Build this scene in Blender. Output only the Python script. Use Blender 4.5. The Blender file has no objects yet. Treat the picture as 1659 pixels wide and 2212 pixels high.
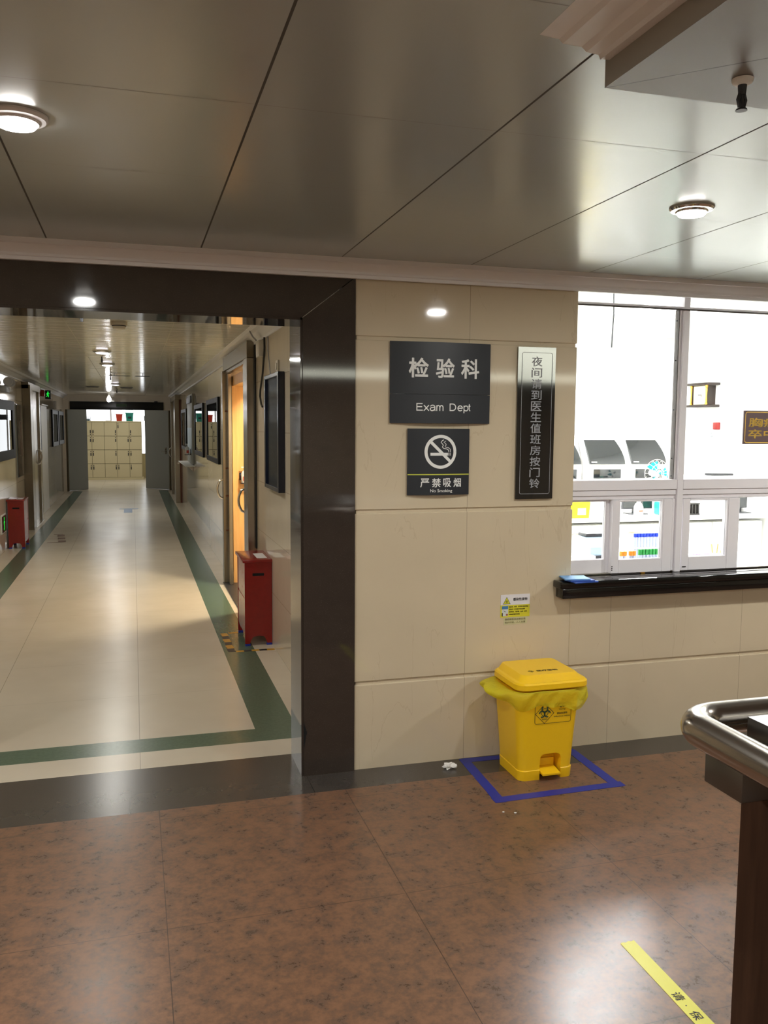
import bpy, bmesh, math, random
from mathutils import Vector, Matrix
random.seed(7)
S = bpy.context.scene
C = S.collection
# ------------------------------------------------------------------ camera
cam_data = bpy.data.cameras.new('camera')
cam = bpy.data.objects.new('camera', cam_data); C.objects.link(cam)
cam_data.sensor_fit = 'HORIZONTAL'; cam_data.sensor_width = 36.0
cam_data.lens = 1858.70374 * 36.0 / 1659.0
cam_data.clip_start = 0.02; cam_data.clip_end = 200
RT = Vector((0.96029772, -0.27890188, 0.00648353))
UP = Vector((0.0210748, 0.09569818, 0.99518727))
FW = Vector((0.27818006, 0.95553943, -0.09777655))
cam.matrix_world = Matrix(((RT.x, UP.x, -FW.x, 0.0), (RT.y, UP.y, -FW.y, -3.78081627), (RT.z, UP.z, -FW.z, 1.6), (0, 0, 0, 1)))
S.camera = cam
# ------------------------------------------------------------------ world, exposure
S.view_settings.view_transform = 'Standard'; S.view_settings.look = 'None'
S.view_settings.gamma = 1.0; S.view_settings.use_curve_mapping = False
S.view_settings.exposure = 0.0
W = bpy.data.worlds.new('daylight'); S.world = W; W.use_nodes = True
W.node_tree.nodes['Background'].inputs[0].default_value = (0.95, 0.98, 1.0, 1)
W.node_tree.nodes['Background'].inputs[1].default_value = 3.0
HALL_W = 12.0        # watts of one hall downlight
HALL_BACK_W = 30.0  # watts of the downlights in the rest of the hall
CORR_W = 11.0        # corridor downlights
LAB_W = 85.0        # laboratory ceiling panels
ROOM_W = 60.0       # warm lamp in the side room
LOBBY_W = 15.0

# ------------------------------------------------------------------ materials
def lin(h):
    if isinstance(h, str):
        c = [int(h[i:i+2], 16) / 255 for i in (0, 2, 4)]
    else: c = h
    return tuple((v / 12.92 if v <= 0.04045 else ((v + 0.055) / 1.055) ** 2.4) for v in c) + (1.0,)

class NT:
    def __init__(s, name):
        s.m = bpy.data.materials.new(name); s.m.use_nodes = True
        s.t = s.m.node_tree; s.b = s.t.nodes['Principled BSDF']; s.out = s.t.nodes['Material Output']
        s._pos = None
    def n(s, t, **kw):
        x = s.t.nodes.new(t)
        for k, v in kw.items(): setattr(x, k, v)
        return x
    def l(s, a, b): s.t.links.new(a, b)
    def put(s, sock, v):
        if hasattr(v, 'is_linked') or hasattr(v, 'links'): s.l(v, sock)
        else: sock.default_value = v
    def math(s, op, a, b=0.0, c=None):
        x = s.n('ShaderNodeMath', operation=op)
        s.put(x.inputs[0], a); s.put(x.inputs[1], b)
        if c is not None: s.put(x.inputs[2], c)
        return x.outputs[0]
    def pos(s):
        if s._pos is None:
            g = s.n('ShaderNodeNewGeometry'); sp = s.n('ShaderNodeSeparateXYZ'); s.l(g.outputs['Position'], sp.inputs[0])
            s._pos = (g.outputs['Position'], sp.outputs[0], sp.outputs[1], sp.outputs[2])
        return s._pos
    def lines(s, coord, period, off, width):
        a = s.math('DIVIDE', s.math('SUBTRACT', coord, off), period)
        f = s.math('FRACT', s.math('ADD', a, 0.5))
        d = s.math('MULTIPLY', s.math('ABSOLUTE', s.math('SUBTRACT', f, 0.5)), period)
        return s.math('LESS_THAN', d, width / 2)
    def noise(s, scale, detail=4, rough=0.6, vec=None):
        x = s.n('ShaderNodeTexNoise'); x.inputs['Scale'].default_value = scale
        x.inputs['Detail'].default_value = detail; x.inputs['Roughness'].default_value = rough
        s.l(vec if vec is not None else s.pos()[0], x.inputs['Vector'])
        return x.outputs['Fac']
    def ramp(s, fac, stops):
        r = s.n('ShaderNodeValToRGB'); e = r.color_ramp.elements
        while len(e) < len(stops): e.new(0.5)
        for i, (p, c) in enumerate(stops): e[i].position = p; e[i].color = c
        s.put(r.inputs[0], fac); return r.outputs[0]
    def mix(s, fac, a, b):
        x = s.n('ShaderNodeMix', data_type='RGBA'); s.put(x.inputs[0], fac); s.put(x.inputs[6], a); s.put(x.inputs[7], b)
        return x.outputs[2]
    def col(s, c): s.put(s.b.inputs['Base Color'], c)
    def bump(s, h, strength=0.1, dist=0.01):
        x = s.n('ShaderNodeBump'); x.inputs['Strength'].default_value = strength; x.inputs['Distance'].default_value = dist
        s.put(x.inputs['Height'], h); s.l(x.outputs[0], s.b.inputs['Normal'])

def P(name, col, rough=0.5, metal=0.0, spec=0.5, vary=0.0, vscale=30, emit=None, estr=0.0, bump=0.0, bscale=200, coat=0.0, trans=0.0, alpha=None):
    t = NT(name); c = lin(col)
    if vary > 0:
        f = t.noise(vscale, 3)
        t.col(t.ramp(f, [(0.3, tuple(v * (1 - vary) for v in c[:3]) + (1,)), (0.7, tuple(min(1, v * (1 + vary)) for v in c[:3]) + (1,))]))
    else: t.col(c)
    t.b.inputs['Roughness'].default_value = rough; t.b.inputs['Metallic'].default_value = metal
    t.b.inputs['Specular IOR Level'].default_value = spec
    t.b.inputs['Coat Weight'].default_value = coat; t.b.inputs['Coat Roughness'].default_value = 0.05
    t.b.inputs['Transmission Weight'].default_value = trans
    if alpha is not None: t.b.inputs['Alpha'].default_value = alpha
    if emit: t.b.inputs['Emission Color'].default_value = lin(emit); t.b.inputs['Emission Strength'].default_value = estr
    if bump > 0: t.bump(t.noise(bscale, 2), bump, 0.002)
    return t.m

def glass(name, tint=(1, 1, 1, 1), ior=1.25, rough=0.0):
    t = NT(name); t.t.nodes.remove(t.b)
    tr = t.n('ShaderNodeBsdfTransparent'); tr.inputs[0].default_value = tint
    gl = t.n('ShaderNodeBsdfGlossy'); gl.inputs['Roughness'].default_value = rough
    mx = t.n('ShaderNodeMixShader'); lw = t.n('ShaderNodeFresnel'); lw.inputs[0].default_value = ior
    t.l(lw.outputs[0], mx.inputs[0]); t.l(tr.outputs[0], mx.inputs[1]); t.l(gl.outputs[0], mx.inputs[2])
    t.l(mx.outputs[0], t.out.inputs[0]); return t.m

M = {}
def marble(name, base, vein, px, ox, sy_axis=0, zlines=None, rough=0.12, ylines=None):
    t = NT(name); pos, x, y, z = t.pos()
    big = t.noise(2.2, 5); c = t.ramp(big, [(0.3, tuple(v * 0.93 for v in lin(base)[:3]) + (1,)), (0.7, lin(base))])
    nz = t.n('ShaderNodeTexNoise'); nz.inputs['Scale'].default_value = 3.4; nz.inputs['Detail'].default_value = 7; nz.inputs['Distortion'].default_value = 0.5
    vm_ = t.n('ShaderNodeMapping'); vm_.inputs['Rotation'].default_value = (0.5, 0.6, 0.3); vm_.inputs['Scale'].default_value = (1.6, 1.6, 0.35); t.l(pos, vm_.inputs[0]); t.l(vm_.outputs[0], nz.inputs['Vector'])
    v = t.math('ABSOLUTE', t.math('SUBTRACT', nz.outputs['Fac'], 0.5))
    vm = t.math('MULTIPLY', t.math('LESS_THAN', v, 0.0035), t.math('GREATER_THAN', t.noise(1.7, 2), 0.5))
    c = t.mix(t.math('MULTIPLY', vm, 0.12), c, lin(vein))
    co = x if sy_axis == 0 else y
    c = t.mix(t.math('MULTIPLY', t.lines(co, px, ox, 0.0022), 0.55), c, lin('5c4c3a'))
    if zlines: c = t.mix(t.math('MULTIPLY', t.lines(z, zlines[0], zlines[1], 0.004), 0.6), c, lin(zlines[2]))
    t.col(c); t.b.inputs['Roughness'].default_value = rough
    return t.m
M['wall'] = marble('cream_marble', 'd3c4a8', '8a6a48', 0.785, 1.51, 0, rough=0.06)
M['cwall'] = marble('pale_wall_tile', 'd9cdb8', 'a08a70', 0.8, 2.52, 1, (0.39, 0.0, '8d8270'), 0.06)
def floor_brown():
    t = NT('brown_granite_tile'); pos, x, y, z = t.pos()
    n1 = t.math('ADD', t.math('MULTIPLY', t.noise(15, 8, 0.7), 0.65), t.math('MULTIPLY', t.noise(48, 5, 0.7), 0.35)); n2 = t.noise(330, 2, 0.6); n3 = t.noise(2.5, 3)
    c = t.ramp(n1, [(0.39, lin('5c4d42')), (0.46, lin('684f40')), (0.52, lin('795944')), (0.59, lin('84614a'))])
    c = t.mix(t.math('MULTIPLY', t.math('GREATER_THAN', n2, 0.69), 0.45), c, lin('3a312b'))
    c = t.mix(t.math('MULTIPLY', n3, 0.12), c, lin('93705a'))
    g = t.math('MAXIMUM', t.lines(x, 0.8, 1.672, 0.0028), t.lines(y, 0.8, -1.088, 0.0028))
    c = t.mix(t.math('MULTIPLY', g, 0.75), c, lin('2e2620'))
    t.col(c); t.put(t.b.inputs['Roughness'], t.ramp(n1, [(0.3, (0.25, 0.25, 0.25, 1)), (0.7, (0.33, 0.33, 0.33, 1))])); t.b.inputs['Specular IOR Level'].default_value = 0.38
    return t.m
M['floor_brown'] = floor_brown()
def granite(name, base, speck, rough, seam=None):
    t = NT(name); pos, x, y, z = t.pos()
    n = t.noise(260, 2, 0.7); c = t.ramp(n, [(0.4, lin(base)), (0.62, lin(base)), (0.72, lin(speck))])
    c = t.mix(t.math('MULTIPLY', t.noise(14, 4), 0.25), c, lin(speck))
    if seam: c = t.mix(t.math('MULTIPLY', t.lines(x, seam[0], seam[1], 0.003), 0.7), c, lin('15120f'))
    t.col(c); t.b.inputs['Roughness'].default_value = rough; return t.m
M['granite'] = granite('dark_granite', '352e29', '564b42', 0.05)
M['granite_floor'] = granite('dark_granite_floor', '3f3a36', '625a52', 0.24, (0.78, 0.735))
M['granite_black'] = P('black_granite', '0b0b0c', 0.06, spec=0.6)
def floor_cream():
    t = NT('cream_floor_tile'); pos, x, y, z = t.pos()
    c = t.ramp(t.noise(1.6, 3), [(0.3, lin('cfc3ae')), (0.7, lin('dacfbb'))])
    g = t.math('MAXIMUM', t.lines(x, 0.8, 0.0, 0.003), t.math('MULTIPLY', t.lines(y, 0.8, 1.42, 0.003), 0.45))
    c = t.mix(t.math('MULTIPLY', g, 0.6), c, lin('6b5f4e'))
    t.col(c); t.b.inputs['Roughness'].default_value = 0.26; t.b.inputs['Specular IOR Level'].default_value = 0.4
    t.bump(t.noise(1.3, 2), 0.03, 0.02); return t.m
M['floor_cream'] = floor_cream()
M['floor_green'] = P('green_floor_tile', '566b58', 0.25, vary=0.12, vscale=60)
DIAG = -1.0
def ceiling_mat(name, base, p, ox, oy, rough, met, wx=0.006, wy=0.003, coat=0.0, ribs=False, diag=False):
    t = NT(name); pos, x, y, z = t.pos()
    gx = t.lines(x, p[0], ox, wx); gy = t.math('MULTIPLY', t.lines(y, p[1], oy, wy), 0.6)
    c = t.mix(t.math('MULTIPLY', t.math('MAXIMUM', gx, gy), 0.8), lin(base), lin('3a332c' if not ribs else '8a8270'))
    if diag: c = t.mix(t.math('LESS_THAN', t.math('ABSOLUTE', t.math('SUBTRACT', t.math('MULTIPLY', t.math('SUBTRACT', x, 0.891), DIAG), t.math('ADD', y, 2.229))), 0.0025), c, lin('2c2822'))
    t.col(c); t.b.inputs['Roughness'].default_value = rough; t.b.inputs['Metallic'].default_value = met
    t.b.inputs['Coat Roughness'].default_value = rough * 0.7
    gm = t.math('MAXIMUM', gx, gy); t.put(t.b.inputs['Coat Weight'], t.math('MULTIPLY', t.math('LESS_THAN', gm, 0.3), coat)); t.put(t.b.inputs['Roughness'], t.math('ADD', t.math('MULTIPLY', gm, 0.6), rough))
    t.put(t.b.inputs['Specular IOR Level'], t.math('SUBTRACT', 0.5, t.math('MULTIPLY', gm, 0.45)))
    if ribs:
        mp = t.n('ShaderNodeMapping'); mp.inputs['Scale'].default_value = (0.5, 14, 1); t.l(pos, mp.inputs[0])
        t.bump(t.noise(1.0, 2, 0.5, mp.outputs[0]), 0.3, 0.02)
    else: t.bump(t.noise(2.5, 2), 0.06, 0.02)
    return t.m
M['ceil'] = ceiling_mat('grey_ceiling_panel', 'a9b1b0', (0.595, 0.62), -0.31, -1.74, 0.25, 0.0, coat=0.3)
M['ceil_c'] = ceiling_mat('corridor_ceiling_strip', 'e6e2d4', (0.75, 0.2), -0.45, 0.1, 0.14, 0.0, 0.004, 0.0035, coat=0.4, ribs=True)
M['ceil_box'] = ceiling_mat('bulkhead_panel', '8a8883', (50, 50), 20, -20, 0.4, 0.0, 0.004, diag=True)
M['box_side'] = P('grey_olive_paint', '9a978d', 0.5)
M['plaster'] = P('white_cornice_plaster', 'e8e8ea', 0.45)
M['white'] = P('white_paint', 'ecebe8', 0.5)
M['labwall'] = P('laboratory_wall_paint', 'f2f2f0', 0.6)
M['labfloor'] = P('laboratory_floor', 'c9cdb8', 0.3)
M['upvc'] = P('white_window_profile', 'efecf0', 0.32)
M['seal'] = P('dark_window_seal', '4e4744', 0.6)
M['glass'] = glass('clear_glass'); M['glass_matt'] = glass('non_reflecting_glass', ior=1.04, rough=0.15)
M['plate'] = P('charcoal_sign_plate', '20242b', 0.42)
M['plate_gloss'] = P('glossy_black_acrylic', '17181a', 0.05, spec=1.0, coat=0.6)
M['letter'] = P('silver_white_lettering', 'eeefec', 0.5)
M['letter_grey'] = P('grey_lettering', '9a9ca0', 0.4)
M['lime'] = P('yellow_green_line', 'c3c84a', 0.5)
M['paper'] = P('white_paper', 'e2e0e4', 0.6)
M['paper_yellow'] = P('yellow_paper', 'd9d234', 0.55)
M['ink'] = P('dark_ink', '201c1c', 0.6)
M['ink_faded'] = P('faded_ink', '8c875f', 0.6)
M['ink_green'] = P('green_ink', '3c5236', 0.6)
M['sticker_faded'] = P('faded_sticker', 'c9c49a', 0.5)
M['blue_print'] = P('blue_print', '3f78ad', 0.5)
M['pale_print'] = P('pale_print', 'cfd6d2', 0.5)
M['red_print'] = P('brown_red_print', '9a5c4c', 0.5)
M['bin'] = P('yellow_bin_plastic', 'fac91a', 0.33, bump=0.05, bscale=900)
def liner():
    t = NT('translucent_yellow_film'); t.col(lin('fcf440')); t.b.inputs['Roughness'].default_value = 0.22
    pos = t.pos()[0]; t.bump(t.noise(34, 5, 0.65), 0.7, 0.014)
    tr = t.n('ShaderNodeBsdfTransparent'); tr.inputs[0].default_value = (0.98, 0.95, 0.4, 1)
    tl = t.n('ShaderNodeBsdfTranslucent'); tl.inputs[0].default_value = lin('f6ee3a')
    m1 = t.n('ShaderNodeMixShader'); m1.inputs[0].default_value = 0.3; t.l(t.b.outputs[0], m1.inputs[1]); t.l(tl.outputs[0], m1.inputs[2])
    m2 = t.n('ShaderNodeMixShader'); m2.inputs[0].default_value = 0.42; t.l(m1.outputs[0], m2.inputs[1]); t.l(tr.outputs[0], m2.inputs[2])
    t.l(m2.outputs[0], t.out.inputs[0]); return t.m
M['liner'] = liner()
M['tape_blue'] = P('blue_floor_tape', '1f2f96', 0.4)
M['tape_yellow'] = P('yellow_floor_tape', 'd8d23a', 0.45)
M['tape_black'] = P('black_tape', '2c2a28', 0.5)
M['tape_orange'] = P('amber_tape', 'c8962c', 0.5, vary=0.2)
M['tape_brown'] = P('brown_tape', '70503a', 0.5)
M['tape_ltblue'] = P('pale_blue_tape', '5d86b8', 0.4)
M['tissue'] = P('white_tissue', 'eeece8', 0.8)
def steel(name, col, rough):
    t = NT(name); t.col(lin(col)); t.b.inputs['Metallic'].default_value = 1.0; t.b.inputs['Roughness'].default_value = rough
    return t.m
M['steel'] = steel('brushed_steel', 'a9a39a', 0.22)
M['steel_tube'] = steel('polished_steel_tube', 'b5aea6', 0.2)
M['steel_dark'] = steel('aged_steel', '8d8576', 0.25)
M['steel_plate'] = steel('grey_steel_plate', '767470', 0.35)
M['chrome'] = steel('chrome', 'd8d6d2', 0.1)
def wood(name, a, b, sc, rough, ax=2):
    t = NT(name); pos = t.pos()[0]
    mp = t.n('ShaderNodeMapping'); mp.inputs['Scale'].default_value = (sc, sc, sc * 0.08) if ax == 2 else (sc * 0.08, sc, sc)
    t.l(pos, mp.inputs[0]); t.col(t.ramp(t.noise(1.0, 6, 0.65, mp.outputs[0]), [(0.3, lin(a)), (0.7, lin(b))]))
    t.b.inputs['Roughness'].default_value = rough; return t.m
M['wood_dark'] = wood('dark_walnut', '443025', '583f30', 60, 0.35)
M['wood_orange'] = wood('honey_oak', 'cc9a5c', 'dfb276', 25, 0.4)
M['wood_red'] = wood('red_brown_wood', '7c4a30', '8f5a3c', 40, 0.4)
M['red'] = P('red_enamel', '871a16', 0.22, vary=0.06)
M['red_pale'] = P('pale_red_panel', 'a2614e', 0.25, vary=0.12)  # on the cabinet sides the pale tint paints in a pinkish wood reflection
M['black'] = P('black_plastic', '101010', 0.45)
M['dark'] = P('dark_grey_plastic', '2b2c30', 0.4)
M['void'] = P('dark_hollow', '050505', 0.9)
M['alu'] = steel('anodised_frame', '6e6f70', 0.3)
M['board_black'] = P('black_board_frame', '0b0c0e', 0.45, spec=0.2)
M['board_navy'] = P('navy_board_frame', '161c2c', 0.2)
M['door_grey'] = P('grey_door_paint', '9fa19a', 0.45)
M['locker'] = P('cream_locker_steel', 'd9cba2', 0.4)
M['locker_seam'] = P('locker_gap', '5e4f33', 0.7)
M['green_lit'] = P('lit_green_sign', '0a3010', 0.4, emit='28ff50', estr=0.9)
M['green_white'] = P('pale_green_figure', 'c0f0c8', 0.4, emit='a0ffb0', estr=0.9)
M['sign_black'] = P('black_sign_face', '0c0d0c', 0.3)
M['lamp_face'] = P('lamp_diffuser', 'ffffff', 0.5, emit='fffaf4', estr=14.0)
M['lamp_hot'] = P('bright_lamp_diffuser', 'ffffff', 0.5, emit='fdf9f2', estr=40.0)
M['lamp_cool'] = P('cool_lamp_diffuser', 'ffffff', 0.5, emit='f2f0ff', estr=5.0)
M['cove'] = P('lit_cove_strip', 'ffffff', 0.5, emit='f6f8e4', estr=9.0)
M['panel_lit'] = P('lit_ceiling_panel', 'ffffff', 0.5, emit='fbfdff', estr=5.0)
M['teal'] = P('teal_plastic', '2f9b88', 0.4)
M['turq'] = P('turquoise_plastic', '0c98a4', 0.35)
M['coral'] = P('coral_plastic', 'd8452c', 0.4)
M['blue_cap'] = P('blue_cap', '1b3fc4', 0.4)
M['green_cap'] = P('green_cap', '128a35', 0.4)
M['orange_cap'] = P('orange_cap', 'e88a1c', 0.4)
M['purple_cap'] = P('purple_cap', '7c3fc0', 0.4)
M['tube_body'] = P('tube_plastic', 'aeb8d0', 0.15, alpha=0.75)
M['smoked'] = P('smoked_acrylic', '14181b', 0.06, spec=0.8)
M['yellow_box'] = P('yellow_sharps_plastic', 'f2d40a', 0.4)
M['brass'] = steel('gilt_trim', 'd9a94a', 0.3)
M['clock_face'] = P('cream_clock_face', 'efe2bd', 0.5)
M['clock_wood'] = wood('clock_walnut', '140c08', '2e1a10', 20, 0.3)
M['brown_sign'] = P('brown_sign_plate', '6c5858', 0.4)
M['gold_letter'] = P('gold_lettering', 'ffd45e', 0.45)
M['blue_paper'] = P('light_blue_paper', '7fb2e6', 0.6)
M['blue_paper2'] = P('deep_blue_paper', '2e55ae', 0.6)
M['skyblue'] = P('pale_blue_sheet', 'a9c2d6', 0.4)
M['cable'] = P('dark_cable', '1d1b19', 0.5)
M['cream_plastic'] = P('cream_plastic', 'cfc8b8', 0.45)
M['rust'] = P('rusty_strip', '6a3a26', 0.7)

# ------------------------------------------------------------------ mesh helpers
OFF = {}
class MB:
    def __init__(s): s.bm = bmesh.new(); s.mi = 0
    def _tag(s, faces):
        for f in faces: f.material_index = s.mi
    def box(s, x0, x1, y0, y1, z0, z1, bev=0.0, seg=2):
        x0, x1 = min(x0, x1), max(x0, x1); y0, y1 = min(y0, y1), max(y0, y1); z0, z1 = min(z0, z1), max(z0, z1)
        v = [s.bm.verts.new(p) for p in ((x0,y0,z0),(x1,y0,z0),(x1,y1,z0),(x0,y1,z0),(x0,y0,z1),(x1,y0,z1),(x1,y1,z1),(x0,y1,z1))]
        fs = [s.bm.faces.new([v[i] for i in q]) for q in ((3,2,1,0),(4,5,6,7),(0,1,5,4),(1,2,6,5),(2,3,7,6),(3,0,4,7))]
        s._tag(fs)
        if bev > 0:
            r = bmesh.ops.bevel(s.bm, geom=list({e for f in fs for e in f.edges}), offset=bev, segments=seg, affect='EDGES', profile=0.5)
            s._tag(r['faces'])
        return s
    def ring(s, pts): return [s.bm.verts.new(p) for p in pts]
    def loft(s, rings, cap0=True, cap1=True, closed=True):
        R = [s.ring(r) for r in rings]; n = len(R[0]); fs = []
        for a, b in zip(R, R[1:]):
            for i in range(n if closed else n - 1):
                j = (i + 1) % n; fs.append(s.bm.faces.new((a[i], a[j], b[j], b[i])))
        if cap0: fs.append(s.bm.faces.new(R[0][::-1]))
        if cap1: fs.append(s.bm.faces.new(R[-1]))
        s._tag(fs); return s
    def cyl(s, p0, p1, r0, r1=None, n=24):
        r1 = r0 if r1 is None else r1; p0, p1 = Vector(p0), Vector(p1); d = (p1 - p0).normalized()
        a = d.orthogonal().normalized(); b = d.cross(a)
        f = lambda p, r: [p + (a * math.cos(t) + b * math.sin(t)) * r for t in [2 * math.pi * i / n for i in range(n)]]
        return s.loft([f(p0, r0), f(p1, r1)])
    def lathe(s, prof, c=(0, 0, 0), n=32, axis=(0, 0, 1)):
        d = Vector(axis).normalized(); a = Vector((1, 0, 0)) if abs(d.z) > 0.9 else d.orthogonal().normalized(); b = d.cross(a); c = Vector(c)
        rings = [[c + d * h + (a * math.cos(2*math.pi*i/n) + b * math.sin(2*math.pi*i/n)) * max(r, 1e-5) for i in range(n)] for r, h in prof]
        return s.loft(rings)
    def tube(s, pts, r, n=10, closed=False, rad=None):
        P_ = [Vector(p) for p in pts]; m = len(P_); rings = []; prev = None
        for i in range(m):
            if closed: t = (P_[(i + 1) % m] - P_[i - 1]).normalized()
            else: t = (P_[min(i + 1, m - 1)] - P_[max(i - 1, 0)]).normalized()
            a = t.orthogonal().normalized() if prev is None else (prev - t * prev.dot(t)).normalized()
            prev = a; b = t.cross(a); rr = r if rad is None else rad[i]
            rings.append([P_[i] + (a * math.cos(2*math.pi*k/n) + b * math.sin(2*math.pi*k/n)) * rr for k in range(n)])
        if closed: rings.append(rings[0]); s.loft(rings, False, False); bmesh.ops.remove_doubles(s.bm, verts=s.bm.verts, dist=1e-6); return s
        return s.loft(rings)
    def prism(s, poly, d):
        d = Vector(d); return s.loft([[Vector(p) for p in poly], [Vector(p) + d for p in poly]])
    def quad(s, *pts):
        f = s.bm.faces.new([s.bm.verts.new(p) for p in pts]); f.material_index = s.mi; return s
    def polys(s, vs, fs):
        V = [s.bm.verts.new(v) for v in vs]
        for f in fs:
            if len(set(f)) >= 3:
                try: s.bm.faces.new([V[i] for i in f]).material_index = s.mi
                except ValueError: pass
        return s
    def build(s, name, mat, parent=None, loc=None, smooth=True, angle=35, fix=True):
        if fix: bmesh.ops.recalc_face_normals(s.bm, faces=s.bm.faces)
        o0 = Vector(OFF.get(parent.name, (0, 0, 0))) if parent else Vector(loc or (0, 0, 0))
        if o0.length > 0: bmesh.ops.translate(s.bm, vec=-o0, verts=s.bm.verts)
        me = bpy.data.meshes.new(name); s.bm.to_mesh(me); s.bm.free()
        for m in (mat if isinstance(mat, (list, tuple)) else [mat]): me.materials.append(M[m] if isinstance(m, str) else m)
        if smooth:
            me.polygons.foreach_set('use_smooth', [True] * len(me.polygons)); me.set_sharp_from_angle(angle=math.radians(angle))
        o = bpy.data.objects.new(name, me); C.objects.link(o)
        if parent: o.parent = parent
        else: o.location = o0
        OFF[o.name] = tuple(o0); return o

def tag(o, label, cat, group=None, kind=None):
    o['label'] = label; o['category'] = cat
    if group: o['group'] = group
    if kind: o['kind'] = kind
    return o
def thing(name, label, cat, loc=(0, 0, 0), group=None):
    o = bpy.data.objects.new(name, None); C.objects.link(o); o.location = loc; o.empty_display_size = 0.05
    OFF[o.name] = tuple(loc); return tag(o, label, cat, group)
def struct(name, mb, mat, parent=None, **k):
    o = mb.build(name, mat, parent, **k)
    if not parent: o['kind'] = 'structure'
    return o
def sthing(name, loc=(0, 0, 0)):
    o = bpy.data.objects.new(name, None); C.objects.link(o); o.location = loc; OFF[o.name] = tuple(loc); o['kind'] = 'structure'; return o
def copy_tree(o, parent=None):
    c = o.copy(); C.objects.link(c)
    if parent: c.parent = parent
    for ch in o.children: copy_tree(ch, c)
    return c
def plabel(o, text): o['label'] = text; return o

def text_geo(body, bold=0.0, spacing=1.0):
    cu = bpy.data.curves.new('lettering', 'FONT'); cu.body = body; cu.offset = bold; cu.space_character = spacing; cu.resolution_u = 3
    ob = bpy.data.objects.new('lettering', cu); C.objects.link(ob); bpy.context.view_layer.update()
    me = bpy.data.meshes.new_from_object(ob.evaluated_get(bpy.context.evaluated_depsgraph_get()))
    vs = [(v.co.x, v.co.y) for v in me.vertices]; fs = [tuple(p.vertices) for p in me.polygons]
    bpy.data.objects.remove(ob); bpy.data.curves.remove(cu); bpy.data.meshes.remove(me)
    return vs, fs
def text(mb, body, u0, u1, v0, v1, fn, bold=0.0, keep=False, spacing=1.0):
    vs, fs = text_geo(body, 0.0, spacing)
    if bold > 0:                                      # thicken: a thin band along every outline edge
        cnt = {}
        for f in fs:
            for a, b in zip(f, f[1:] + f[:1]): cnt[(min(a, b), max(a, b))] = cnt.get((min(a, b), max(a, b)), 0) + 1
        vs = list(vs); fs = list(fs)
        for (a, b), k in cnt.items():
            if k != 1: continue
            p, q = Vector(vs[a]), Vector(vs[b]); d = q - p
            if d.length < 1e-6: continue
            d.normalize(); nn_ = Vector((-d.y, d.x)) * bold; p = p - d * bold * .6; q = q + d * bold * .6
            i = len(vs); vs += [tuple(p + nn_), tuple(q + nn_), tuple(q - nn_), tuple(p - nn_)]; fs.append((i, i + 1, i + 2, i + 3))
    xs = [v[0] for v in vs]; ys = [v[1] for v in vs]; ax, bx, ay, by = min(xs), max(xs), min(ys), max(ys)
    sx = (u1 - u0) / (bx - ax); sy = (v1 - v0) / (by - ay)
    mb.polys([fn(u0 + (x - ax) * sx, v0 + (y - ay) * sy) for x, y in vs], fs); return mb
def front(y): return lambda u, v: (u, y, v)

# ================================================================== THE HALL
CZ = 2.33
m = MB()
m.quad((-6, -9, 0), (6.2, -9, 0), (6.2, -0.2, 0), (-6, -0.2, 0))
struct('floor', m, 'floor_brown', smooth=False)
m = MB()
m.quad((-6, -0.2, 0), (6.2, -0.2, 0), (6.2, 0, 0), (-6, 0, 0)); m.quad((-1.36, 0, 0), (0.96, 0, 0), (0.96, 0.275, 0), (-1.36, 0.275, 0))
struct('trim_1', m, 'granite_floor', smooth=False)
m = MB(); m.box(-6.3, 6.4, -9.2, 24.3, -0.08, -0.012); struct('floor_light_stop', m, 'granite_floor', smooth=False)  # unseen slab added under the floors to stop sky light leaking in
m = MB(); m.box(-6, 6.2, -9, 0, CZ, CZ + 0.05); struct('ceiling', m, 'ceil', smooth=False)
# front wall: cladding boards with open joints
ROWS = [(-0.012, 0.404), (0.421, 1.207), (1.224, 1.991), (2.008, 2.34)]
m = MB()
for z0, z1 in ROWS: m.box(0.961, 2.066, 0.0, 0.03, z0, z1, 0.003, 1)
m.box(0.97, 2.06, 0.008, 0.09, -0.012, 2.34)
struct('wall_front', m, 'wall', smooth=False)
m = MB()
for z0, z1 in ((-0.012, 0.404), (0.421, 0.776)): m.box(2.0665, 4.9, 0.0, 0.03, z0, z1, 0.003, 1)
m.box(2.061, 4.9, 0.008, 0.12, -0.012, 0.776)
struct('wall_front', m, 'wall', smooth=False)
m = MB()
for z0, z1 in ROWS: m.box(4.901, 6.2, 0.0, 0.03, z0, z1, 0.003, 1)
m.box(4.905, 6.2, 0.008, 0.12, -0.012, 2.34)
struct('wall_front', m, 'wall', smooth=False)
m = MB(); m.box(2.067, 4.9, 0.02, 0.12, 2.30, 2.6); struct('wall_front', m, 'plaster', smooth=False)
m = MB(); m.box(-6, -1.65, 0.0, 0.2, -0.012, 2.34); struct('wall_front', m, 'wall', smooth=False)
# black granite portal
m = MB()
def jamb(xo, xi):
    s = 1 if xi < xo else -1
    m.box(xo, xi + s * 0.012, -0.012, 0.26, 0, 2.075); m.box(xi + s * 0.012, xi, 0.0, 0.26, 0, 2.063)
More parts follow.
